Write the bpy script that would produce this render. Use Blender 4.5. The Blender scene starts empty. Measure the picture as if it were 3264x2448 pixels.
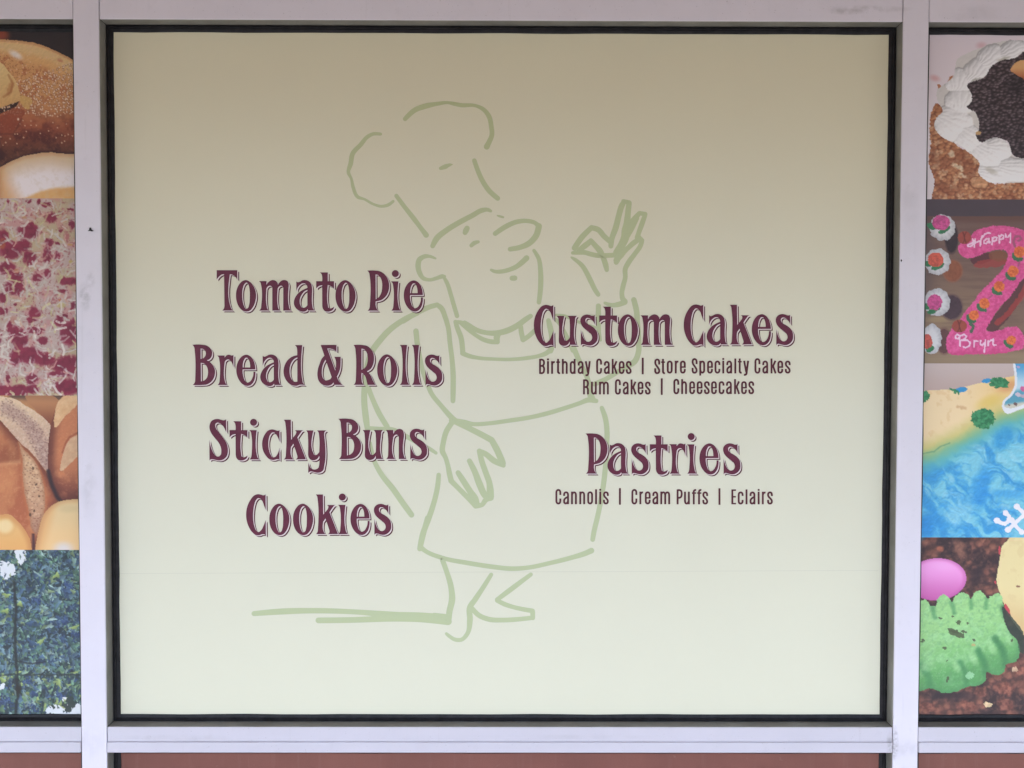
import bpy, bmesh, math, random
import numpy as np
from mathutils import Vector, Matrix, geometry

# ------------------------------------------------------------------ camera, sky, sun, exposure
scene = bpy.context.scene
COL = scene.collection
CAM = np.array([0.01489667, -1.75539956, 1.53651138])
PITCH, ROLL, YAW = 0.02847413, -0.00200639, 0.00370254
FOC, CX, CY = 2822.0, 1632.0, 1224.0          # focal length and centre in photo pixels

def cam_axes():
    cp, sp = math.cos(PITCH), math.sin(PITCH)
    cy, sy = math.cos(YAW), math.sin(YAW)
    fwd = np.array([sy * cp, cy * cp, -sp])
    right = np.array([cy, -sy, 0.0])
    down = np.cross(fwd, right)
    cr, sr = math.cos(ROLL), math.sin(ROLL)
    return right * cr + down * sr, -right * sr + down * cr, fwd
AX_R, AX_D, AX_F = cam_axes()
cd = bpy.data.cameras.new('camera')
cam = bpy.data.objects.new('camera', cd)
COL.objects.link(cam)
m = Matrix((AX_R.tolist(), (-AX_D).tolist(), (-AX_F).tolist())).transposed().to_4x4()
m.translation = Vector(CAM.tolist())
cam.matrix_world = m
cd.sensor_width = 36.0
cd.lens = 36.0 * FOC / 3264.0
cd.clip_start = 0.05
cd.clip_end = 2000.0
scene.camera = cam

SUN_EL, SUN_AZ = 52.0, 200.0
world = bpy.data.worlds.new('World')
scene.world = world
world.use_nodes = True
wn = world.node_tree.nodes
sky = wn.new('ShaderNodeTexSky')
sky.sky_type = 'NISHITA'
sky.sun_disc = False
sky.sun_elevation = math.radians(SUN_EL)
sky.sun_rotation = math.radians(SUN_AZ)
sky.air_density = 1.0
sky.dust_density = 1.6
sky.ozone_density = 1.0
wn['Background'].inputs['Strength'].default_value = 0.15
world.node_tree.links.new(sky.outputs[0], wn['Background'].inputs['Color'])
sl = bpy.data.lights.new('sun', 'SUN')
sl.energy = 1.5
sl.angle = math.radians(14)
sl.color = (1.0, 0.95, 0.88)
sun = bpy.data.objects.new('sun', sl)
COL.objects.link(sun)
az, el = math.radians(SUN_AZ), math.radians(SUN_EL)
sd = Vector((math.sin(az) * math.cos(el), math.cos(az) * math.cos(el), math.sin(el)))
sun.rotation_euler = sd.to_track_quat('Z', 'Y').to_euler()
sun.location = (0, -6, 8)
scene.view_settings.view_transform = 'Standard'
scene.view_settings.look = 'None'
scene.view_settings.exposure = 2.88
scene.view_settings.gamma = 1.0

# ------------------------------------------------------------------ helpers
def tag(o, label=None, cat=None, group=None, kind=None):
    if label: o['label'] = label
    if cat: o['category'] = cat
    if group: o['group'] = group
    if kind: o['kind'] = kind
    return o

def empty(name, loc, label, cat, group=None):
    o = bpy.data.objects.new(name, None)
    COL.objects.link(o)
    o.location = loc
    o.empty_display_size = 0.05
    return tag(o, label, cat, group)

def link_mesh(name, me, mats, parent=None):
    o = bpy.data.objects.new(name, me)
    COL.objects.link(o)
    for mm in (mats if isinstance(mats, (list, tuple)) else [mats]):
        me.materials.append(mm)
    if parent is not None:
        o.parent = parent
        o.matrix_parent_inverse = Matrix.Translation(-parent.location)
    return o

class MB:
    """collects boxes / rings / polygons and builds them as one mesh"""
    def __init__(s):
        s.bm = bmesh.new()
    def box(s, x0, x1, y0, y1, z0, z1, bev=0.0, seg=2, mi=0):
        t = bmesh.new()
        bmesh.ops.create_cube(t, size=1.0)
        for v in t.verts:
            v.co = Vector(((x0 + x1) / 2 + v.co.x * (x1 - x0), (y0 + y1) / 2 + v.co.y * (y1 - y0), (z0 + z1) / 2 + v.co.z * (z1 - z0)))
        if bev > 0:
            bmesh.ops.bevel(t, geom=t.edges[:], offset=bev, segments=seg, profile=0.5, affect='EDGES')
        for f in t.faces:
            f.material_index = mi
        me = bpy.data.meshes.new('t')
        t.to_mesh(me); t.free()
        s.bm.from_mesh(me)
        bpy.data.meshes.remove(me)
        return s
    def ring(s, x0, x1, z0, z1, prof, jit=None):
        """mitred rectangular ring; prof = list of (inset, y)"""
        loops = []
        for d, y in prof:
            c = [(x0 + d, z0 + d), (x1 - d, z0 + d), (x1 - d, z1 - d), (x0 + d, z1 - d)]
            pts = []
            for i in range(4):
                a, b = c[i], c[(i + 1) % 4]
                n = 24
                for k in range(n):
                    t = k / n
                    px, pz = a[0] + (b[0] - a[0]) * t, a[1] + (b[1] - a[1]) * t
                    j = jit(px, pz, d) if jit else 0.0
                    # outward displacement towards the middle of the opening
                    if i == 0: pz += j
                    elif i == 1: px -= j
                    elif i == 2: pz -= j
                    else: px += j
                    pts.append(s.bm.verts.new((px, y, pz)))
            loops.append(pts)
        for l0, l1 in zip(loops, loops[1:]):
            n = len(l0)
            for i in range(n):
                s.bm.faces.new((l0[i], l0[(i + 1) % n], l1[(i + 1) % n], l1[i]))
        return s
    def build(s, name, mats, parent=None, smooth=False):
        bmesh.ops.recalc_face_normals(s.bm, faces=s.bm.faces[:])
        me = bpy.data.meshes.new(name)
        s.bm.to_mesh(me); s.bm.free()
        if smooth:
            for p in me.polygons: p.use_smooth = True
        return link_mesh(name, me, mats, parent)

class NT:
    def __init__(s, name):
        s.m = bpy.data.materials.new(name)
        s.m.use_nodes = True
        s.n = s.m.node_tree.nodes
        s.l = s.m.node_tree.links
        s.b = s.n['Principled BSDF']
    def new(s, t, **kw):
        nd = s.n.new(t)
        for k, v in kw.items(): setattr(nd, k, v)
        return nd
    def coord(s, scale=(1, 1, 1)):
        g = s.new('ShaderNodeNewGeometry')
        mp = s.new('ShaderNodeMapping')
        mp.inputs['Scale'].default_value = scale
        s.l.new(g.outputs['Position'], mp.inputs['Vector'])
        return mp.outputs['Vector']
    def noise(s, scale, detail=3.0, rough=0.55, vec=None, lo=0.35, hi=0.65):
        nz = s.new('ShaderNodeTexNoise')
        nz.inputs['Scale'].default_value = scale
        nz.inputs['Detail'].default_value = detail
        nz.inputs['Roughness'].default_value = rough
        s.l.new(vec if vec is not None else s.coord(), nz.inputs['Vector'])
        mr = s.new('ShaderNodeMapRange')
        mr.inputs['From Min'].default_value = lo
        mr.inputs['From Max'].default_value = hi
        s.l.new(nz.outputs['Fac'], mr.inputs['Value'])
        return mr.outputs[0]
    def mix(s, fac, a, b, mode='MIX'):
        mx = s.new('ShaderNodeMix', data_type='RGBA', blend_type=mode)
        for sock, v in ((mx.inputs[0], fac), (mx.inputs[6], a), (mx.inputs[7], b)):
            if isinstance(v, (int, float)): sock.default_value = v
            elif isinstance(v, tuple): sock.default_value = (*v, 1.0) if len(v) == 3 else v
            else: s.l.new(v, sock)
        return mx.outputs[2]
    def math(s, op, a, b=0.0):
        mt = s.new('ShaderNodeMath', operation=op)
        for sock, v in ((mt.inputs[0], a), (mt.inputs[1], b)):
            if isinstance(v, (int, float)): sock.default_value = v
            else: s.l.new(v, sock)
        return mt.outputs[0]
    def base(s, c):
        if isinstance(c, tuple): s.b.inputs['Base Color'].default_value = (*c, 1.0)
        else: s.l.new(c, s.b.inputs['Base Color'])
    def set(s, rough=0.5, spec=0.5, metal=0.0):
        s.b.inputs['Roughness'].default_value = rough
        s.b.inputs['Specular IOR Level'].default_value = spec
        s.b.inputs['Metallic'].default_value = metal
        return s
    def bump(s, h, strength=0.2, dist=0.001):
        bp = s.new('ShaderNodeBump')
        bp.inputs['Strength'].default_value = strength
        bp.inputs['Distance'].default_value = dist
        s.l.new(h, bp.inputs['Height'])
        s.l.new(bp.outputs[0], s.b.inputs['Normal'])

# ------------------------------------------------------------------ mapping between the flat sheet and the traced artwork
def sheet(u, v, y=0.0):
    """traced photo coordinates -> point on the vertical sheet at depth y"""
    d = AX_R * ((u - CX) / FOC) + AX_D * ((v - CY) / FOC) + AX_F
    t = (0.0 - CAM[1]) / d[1]
    p = CAM + d * t
    return p[0], p[2]

def unsheet(x, z):
    q = np.stack([x - CAM[0], np.full_like(x, 0.0 - CAM[1]), z - CAM[2]], -1)
    a, b, c = q @ AX_R, q @ AX_D, q @ AX_F
    return CX + FOC * a / c, CY + FOC * b / c

# ------------------------------------------------------------------ materials
FRAME_RGB = (0.645, 0.61, 0.665)
def frame_mat(name='painted_aluminium', k=1.0):
    t = NT(name)
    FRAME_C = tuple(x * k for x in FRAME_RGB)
    big = t.noise(9.0, 4.0, 0.6, lo=0.3, hi=0.72)
    c = t.mix(big, tuple(x * 0.95 for x in FRAME_C), FRAME_C)
    sm = t.noise(38.0, 5.0, 0.65, lo=0.60, hi=0.78)
    c = t.mix(t.math('MULTIPLY', sm, 0.16), c, (0.30, 0.28, 0.30))
    st = t.noise(1.0, 4.0, 0.6, vec=t.coord((95, 95, 5)), lo=0.62, hi=0.8)
    c = t.mix(t.math('MULTIPLY', st, 0.17), c, (0.33, 0.31, 0.32))
    sp = t.noise(330.0, 1.0, 0.5, lo=0.755, hi=0.775)
    c = t.mix(t.math('MULTIPLY', sp, 0.45), c, (0.22, 0.2, 0.2))
    for (u, v, ru, rv, ns, a) in ((272, 945, 26, 52, 60., .30), (290, 890, 18, 30, 90., .2), (2765, 28, 150, 13, 30., .30), (2700, 36, 60, 12, 40., .25), (2853, 2370, 13, 62, 120., .55), (2836, 2375, 12, 46, 120., .45),
                                 (285, 2360, 60, 60, 22., .12), (2890, 2390, 60, 40, 25., .16), (1800, 2350, 320, 10, 14., .10), (560, 2352, 200, 12, 20., .14), (2900, 640, 40, 160, 18., .12), (283, 1560, 30, 110, 26., .13), (3100, 40, 120, 30, 16., .1)):
        x, z = sheet(u, v); x *= .983; z = CAM[2] + (z - CAM[2]) * .983
        g = t.new('ShaderNodeNewGeometry')
        sb = t.new('ShaderNodeVectorMath', operation='SUBTRACT'); t.l.new(g.outputs['Position'], sb.inputs[0]); sb.inputs[1].default_value = (x, -0.03, z)
        ml = t.new('ShaderNodeVectorMath', operation='MULTIPLY'); t.l.new(sb.outputs[0], ml.inputs[0]); ml.inputs[1].default_value = (1605 / ru, 0, 1605 / rv)
        ln = t.new('ShaderNodeVectorMath', operation='LENGTH'); t.l.new(ml.outputs[0], ln.inputs[0])
        mr = t.new('ShaderNodeMapRange'); mr.inputs['From Min'].default_value = 1.0; mr.inputs['From Max'].default_value = .35
        t.l.new(ln.outputs['Value'], mr.inputs['Value'])
        f = t.math('MULTIPLY', t.math('MULTIPLY', mr.outputs[0], t.noise(ns, 5.0, .65, lo=.38, hi=.6)), a * 1.35)
        c = t.mix(f, c, (0.22, 0.205, 0.21))
    t.base(c)
    t.set(0.42, 0.4)
    t.bump(t.noise(420.0, 2.0), 0.06, 0.0006)
    return t.m
M_FRAME = frame_mat()
M_SILL = frame_mat('dimmed_painted_aluminium', 0.80)  # frame paint darkened to stand in for weaker light at the sill

def stop_mat():
    t = NT('grey_anodised_aluminium')
    c = t.mix(t.noise(14.0, 4.0, 0.6), (0.175, 0.168, 0.145), (0.245, 0.235, 0.205))
    c = t.mix(t.math('MULTIPLY', t.noise(1.0, 4.0, 0.6, vec=t.coord((140, 140, 9)), lo=0.5, hi=0.75), 0.35), c, (0.14, 0.13, 0.12))
    t.base(c); t.set(0.45, 0.45)
    return t.m
M_STOP = stop_mat()

def rubber_mat():
    t = NT('black_rubber')
    c = t.mix(t.noise(55.0, 4.0, 0.6), (0.008, 0.0075, 0.009), (0.018, 0.017, 0.019))
    t.base(c); t.set(0.5, 0.22)
    t.bump(t.noise(260.0, 3.0), 0.25, 0.001)
    return t.m
M_RUBBER = rubber_mat()

def seal_mat():
    t = NT('dark_joint_sealant')
    t.base(t.mix(t.noise(80.0), (0.02, 0.018, 0.02), (0.06, 0.055, 0.055))); t.set(0.8, 0.2)
    return t.m
M_SEAL = seal_mat()

def brown_mat():
    t = NT('brown_red_spandrel')
    c = t.mix(t.noise(5.0, 4.0, 0.6), (0.160, 0.056, 0.042), (0.200, 0.073, 0.054))
    sp = t.noise(70.0, 4.0, 0.6, lo=0.66, hi=0.75)
    c = t.mix(t.math('MULTIPLY', sp, 0.35), c, (0.30, 0.17, 0.13))
    c = t.mix(t.math('MULTIPLY', t.noise(420.0, 3.0, .7, lo=.4, hi=.65), .22), c, (0.10, 0.035, 0.028))
    c = t.mix(t.math('MULTIPLY', t.noise(1.0, 4.0, .6, vec=t.coord((60, 60, 4)), lo=.55, hi=.75), .2), c, (0.27, 0.15, 0.12))
    t.base(c); t.set(0.5, 0.35)
    t.bump(t.noise(500.0, 2.0), 0.1, 0.0006)
    return t.m
M_BROWN = brown_mat()

SIGN_Z0, SIGN_Z1 = 0.8226, 2.1774
def sign_mat(name, mul=(1, 1, 1)):
    """cream vinyl; the warmer, dimmer light higher up is put into the colour"""
    t = NT(name)
    g = t.new('ShaderNodeNewGeometry')
    sx = t.new('ShaderNodeSeparateXYZ')
    t.l.new(g.outputs['Position'], sx.inputs[0])
    mr = t.new('ShaderNodeMapRange')
    mr.inputs['From Min'].default_value = SIGN_Z0
    mr.inputs['From Max'].default_value = SIGN_Z1
    t.l.new(sx.outputs['Z'], mr.inputs['Value'])
    rp = t.new('ShaderNodeValToRGB')
    cr = rp.color_ramp
    stops = SIGN_LIGHT_RAMP
    while len(cr.elements) < len(stops): cr.elements.new(0.5)
    for e, (p, c) in zip(cr.elements, stops):
        e.position = p
        e.color = (c[0] * mul[0], c[1] * mul[1], c[2] * mul[2], 1.0)
    t.l.new(mr.outputs[0], rp.inputs[0])
    c = t.mix(t.math('MULTIPLY', t.noise(3.0, 4.0, 0.6), 0.05), rp.outputs[0], (0.40, 0.37, 0.30))
    c = t.mix(t.math('MULTIPLY', t.noise(900.0, 2.0, 0.7), 0.05), c, (0.36, 0.36, 0.33))
    t.base(c)
    t.set(0.38, 0.35)
    t.bump(t.noise(11.0, 3.0), 0.05, 0.002)
    return t.m
SIGN_LIGHT_RAMP = [(0.0, (0.64, 0.625, 0.48)), (0.45, (0.645, 0.63, 0.495)), (0.75, (0.635, 0.602, 0.445)), (1.0, (0.625, 0.585, 0.42))]  # cream, tinted warmer and darker upward to follow the light
M_SIGN = sign_mat('cream_vinyl')
M_GREEN = sign_mat('pale_green_print', (0.67, 0.765, 0.57))

def flat_mat(name, c, rough=0.4, spec=0.35, var=0.12):
    t = NT(name)
    t.base(t.mix(t.noise(60.0, 3.0), tuple(x * (1 - var) for x in c), tuple(x * (1 + var) for x in c)))
    t.set(rough, spec)
    return t.m
M_MAROON = flat_mat('maroon_vinyl', (0.112, 0.0215, 0.042), 0.42, 0.22)
M_SHADE = flat_mat('dark_brown_vinyl', (0.088, 0.021, 0.028), 0.42, 0.22)
M_PINK = flat_mat('pale_pink_vinyl', (0.68, 0.59, 0.575), 0.38, var=0.03)

def print_mat():
    t = NT('printed_photo_vinyl')
    at = t.new('ShaderNodeAttribute', attribute_name='print')
    c = t.mix(t.math('MULTIPLY', t.noise(1500.0, 1.0), 0.06), at.outputs['Color'], (0.3, 0.3, 0.3))
    t.base(c); t.set(0.36, 0.35)
    return t.m
M_PRINT = print_mat()

# ------------------------------------------------------------------ ground, pavement, canopy, facade (setting around the window)
def conc_mat():
    t = NT('concrete')
    c = t.mix(t.noise(1.5, 6.0, 0.65), (0.30, 0.29, 0.27), (0.42, 0.41, 0.38))
    c = t.mix(t.math('MULTIPLY', t.noise(40.0, 4.0), 0.2), c, (0.2, 0.19, 0.18))
    t.base(c); t.set(0.85, 0.2); t.bump(t.noise(120.0, 4.0), 0.3, 0.003)
    return t.m
def asph_mat():
    t = NT('asphalt')
    c = t.mix(t.noise(60.0, 6.0, 0.7), (0.04, 0.04, 0.042), (0.085, 0.083, 0.08))
    t.base(c); t.set(0.9, 0.2); t.bump(t.noise(200.0, 4.0), 0.5, 0.004)
    return t.m
def stucco_mat(name, c):
    t = NT(name)
    t.base(t.mix(t.noise(3.0, 5.0), tuple(x * 0.9 for x in c), c)); t.set(0.85, 0.2); t.bump(t.noise(150.0, 3.0), 0.3, 0.002)
    return t.m
o = MB().box(-400, 400, -400, 400, -0.5, -0.15).build('ground', asph_mat()); tag(o, kind='structure')
o = MB().box(-14, 14, -3.4, 0.0, -0.146, 0.0, 0.01).build('pavement', conc_mat()); tag(o, kind='structure')
CAN_Z, CAN_D = 2.65, 3.0
can = empty('canopy', (0, -0.1, CAN_Z), 'flat tan canopy roof over the pavement in front of the shop window', 'canopy')
MB().box(-9, 9, -CAN_D, -0.034, CAN_Z, CAN_Z + 0.08, 0.004).build('soffit', stucco_mat('tan_soffit', (0.42, 0.27, 0.18)), can)
MB().box(-9, 9, -CAN_D - 0.06, -CAN_D - 0.002, CAN_Z - 0.10, CAN_Z + 0.30, 0.006).build('fascia', stucco_mat('cream_fascia', (0.55, 0.50, 0.42)), can)
opp = empty('skyline_blocker', (0, -38, -0.15), 'unseen stepped brown block row added to cut low sky light from the window', 'blocker')  # added out of view to hide the low sky from the sign's top
ob_ = MB()
for k, hh in enumerate((7.5, 11.0, 6.0, 9.5, 13.0, 5.2, 8.0, 12.0, 5.6, 9.0, 14.0, 6.4, 10.0, 7.0)):  # uneven heights soften the light falloff down the sign
    ob_.box(-63 + k * 9 + .01, -54 + k * 9 - .01, -50 + .3 * (k % 3), -38 + .3 * (k % 3), -0.15, hh, 0.02)
ob_.build('wall', stucco_mat('blocker_brown', (0.33, 0.22, 0.15)), opp)
for k in range(-7, 8):
    MB().box(k * 7.5 - 2.4, k * 7.5 + 2.4, -38.05, -37.35, 0.6, 3.0, 0.005).build('window', flat_mat('blocker_glass', (0.05, 0.055, 0.06), 0.08, 0.5), opp)
wall = empty('facade_wall', (0, 0.1, 0), 'tan rendered shop wall around the window frame', 'wall')
wm = stucco_mat('tan_render', (0.48, 0.42, 0.34))
BX = 1.325                                     # outer end of the side bays
MB().box(-9, -BX - 0.0512, -0.02, 0.25, 0, CAN_Z).box(BX + 0.0512, 9, -0.02, 0.25, 0, CAN_Z)\
    .box(-BX - 0.0512, BX + 0.0512, -0.02, 0.25, 2.4195, CAN_Z).build('wall', wm, wall)

# ------------------------------------------------------------------ the shopfront frame
frame = empty('shopfront_frame', (0, 0, 0.0),
              'lavender white aluminium shopfront frame of posts and rails round the cream sign and food photos', 'window frame')
IN, MW = 0.7748, 0.0504
OZ0, OZ1 = 0.8097, 2.1888
FY = -0.030
posts = [(-IN - MW, -IN), (IN, IN + MW), (-BX - MW, -BX), (BX, BX + MW)]
E_ = 0.0006
for a, b in posts:
    MB().box(a + E_, b - E_, FY, 0.09, 0.0, 2.419, 0.0012, 2).build('post', M_FRAME, frame)
bays = [(-BX, -IN - MW), (-IN, IN), (IN + MW, BX)]
G = 0.0007                                      # open joint at each butt end
for i, (a, b) in enumerate(bays):
    MB().box(a + G, b - G, FY + 0.0010, 0.06, OZ1, 2.419, 0.0010).build('header_rail', M_FRAME, frame)
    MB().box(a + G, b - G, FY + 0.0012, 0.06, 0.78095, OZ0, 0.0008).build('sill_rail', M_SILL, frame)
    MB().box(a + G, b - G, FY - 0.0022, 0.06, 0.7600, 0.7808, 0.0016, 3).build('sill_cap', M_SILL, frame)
    MB().box(a + 0.0016, b - 0.0016, FY + 0.006, 0.05, 0.02, 0.06, 0.001).build('bottom_rail', M_FRAME, frame)
    # glazing stops: thin grey liner on the inside of each opening
    T = 0.0006
    MB().ring(a - 0.0004, b + 0.0004, OZ0 - 0.0004, OZ1 + 0.0004,
              [(0.0, FY + 0.0022), (T + 0.0004, FY + 0.0028), (T + 0.0004, 0.002)]).build('glazing_stop', M_STOP, frame)
    MB().ring(a - 0.0004, b + 0.0004, 0.0604, 0.7596,
              [(0.0, FY + 0.0022), (T + 0.0004, FY + 0.0028), (T + 0.0004, 0.002)]).build('glazing_stop', M_STOP, frame)
    rnd = random.Random(5 + i)
    ph = [rnd.uniform(0, 6.28) for _ in range(4)]
    def jit(x, z, d, ph=ph):
        if d < 0.012: return 0.0
        return 0.0004 * math.sin(31 * x + 23 * z + ph[0]) + 0.0003 * math.sin(77 * x - 64 * z + ph[1])
    pr = [(T, -0.0015), (0.0030, -0.0046), (0.0062, -0.0054), (0.0078, -0.0030), (0.0096, -0.0036), (0.0138, -0.0022), (0.0146, -0.0012), (0.0146, 0.003)]
    MB().ring(a, b, OZ0, OZ1, pr, jit).build('gasket', M_RUBBER, frame)
    MB().ring(a, b, 0.060, 0.7600, pr, jit).build('gasket', M_RUBBER, frame)
for a, b in bays:
    for x, sg in ((a, 1), (b, -1)):
        for z0, z1 in ((OZ1 + 0.001, 2.41), (0.761, OZ0 - 0.001)):
            MB().box(min(x, x + sg * 0.003) - 0.0002, max(x, x + sg * 0.003) + 0.0002, FY + 0.0052, FY + 0.008, z0, z1).build('joint_sealant', M_SEAL, frame)

for x in (-IN + 0.0005, IN - 0.0013):
    for z in (OZ0 + 0.0005, OZ1 - 0.0013):
        MB().box(x, x + 0.0008, FY + 0.003, -0.003, z, z + 0.0008).build('joint_sealant', M_SEAL, frame)

# brown red panels under the sills
for (a, b), lab in zip(bays, ('plain brown red panel below the sill under the bread photos',
                              'plain brown red panel below the sill under the cream sign',
                              'plain brown red panel below the sill under the cake photos')):
    o = MB().box(a + 0.004, b - 0.004, 0.0, 0.006, 0.062, 0.758).build('sill_panel', M_BROWN)
    tag(o, lab, 'panel', 'brown red panels below the sills')

# ------------------------------------------------------------------ the cream window sign
sign = empty('window_sign', (0, 0, SIGN_Z0), 'large cream window sign with maroon bakery wording and pale green chef drawing', 'sign')
MB().box(-IN + 0.006, IN - 0.006, 0.0, 0.006, OZ0 + 0.006, OZ1 - 0.006).build('vinyl_sheet', M_SIGN, sign)

def spline(pts, closed=True, n=7):
    """Catmull-Rom through (x, y, corner) points, broken at corners"""
    N = len(pts)
    out = []
    rng = range(N if closed else N - 1)
    for i in rng:
        p1, p2 = pts[i], pts[(i + 1) % N]
        p0 = pts[(i - 1) % N] if (closed or i > 0) else p1
        p3 = pts[(i + 2) % N] if (closed or i + 2 < N) else p2
        a, b = np.array(p1[:2], float), np.array(p2[:2], float)
        L = np.linalg.norm(b - a)
        out.append(tuple(a))
        if p1[2] and p2[2] or L < 1e-6: continue
        def tan(q0, q1, q2):
            q0, q1, q2 = (np.array(q[:2], float) for q in (q0, q1, q2))
            d1, d2 = max(np.linalg.norm(q1 - q0), 1e-6), max(np.linalg.norm(q2 - q1), 1e-6)
            v = (q1 - q0) / d1 * d2 + (q2 - q1) / d2 * d1
            return v / (d1 + d2) * 1.0
        t1 = tan(p0, p1, p2) * L if not p1[2] else None
        t2 = tan(p1, p2, p3) * L if not p2[2] else None
        ch = b - a
        if t1 is None: t1 = 1.5 * ch - 0.5 * t2
        if t2 is None: t2 = 1.5 * ch - 0.5 * t1
        for k in range(1, n):
            s = k / n
            h = (2 * s**3 - 3 * s**2 + 1, s**3 - 2 * s**2 + s, -2 * s**3 + 3 * s**2, s**3 - s**2)
            q = h[0] * a + h[1] * t1 + h[2] * b + h[3] * t2
            out.append((float(q[0]), float(q[1])))
    if not closed: out.append(tuple(pts[-1][:2]))
    return out

def parse(s):
    pts = []
    for tok in s.split():
        c = tok.endswith('c')
        x, y = tok.rstrip('c').split(',')
        pts.append((float(x), float(y), c))
    return pts

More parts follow.
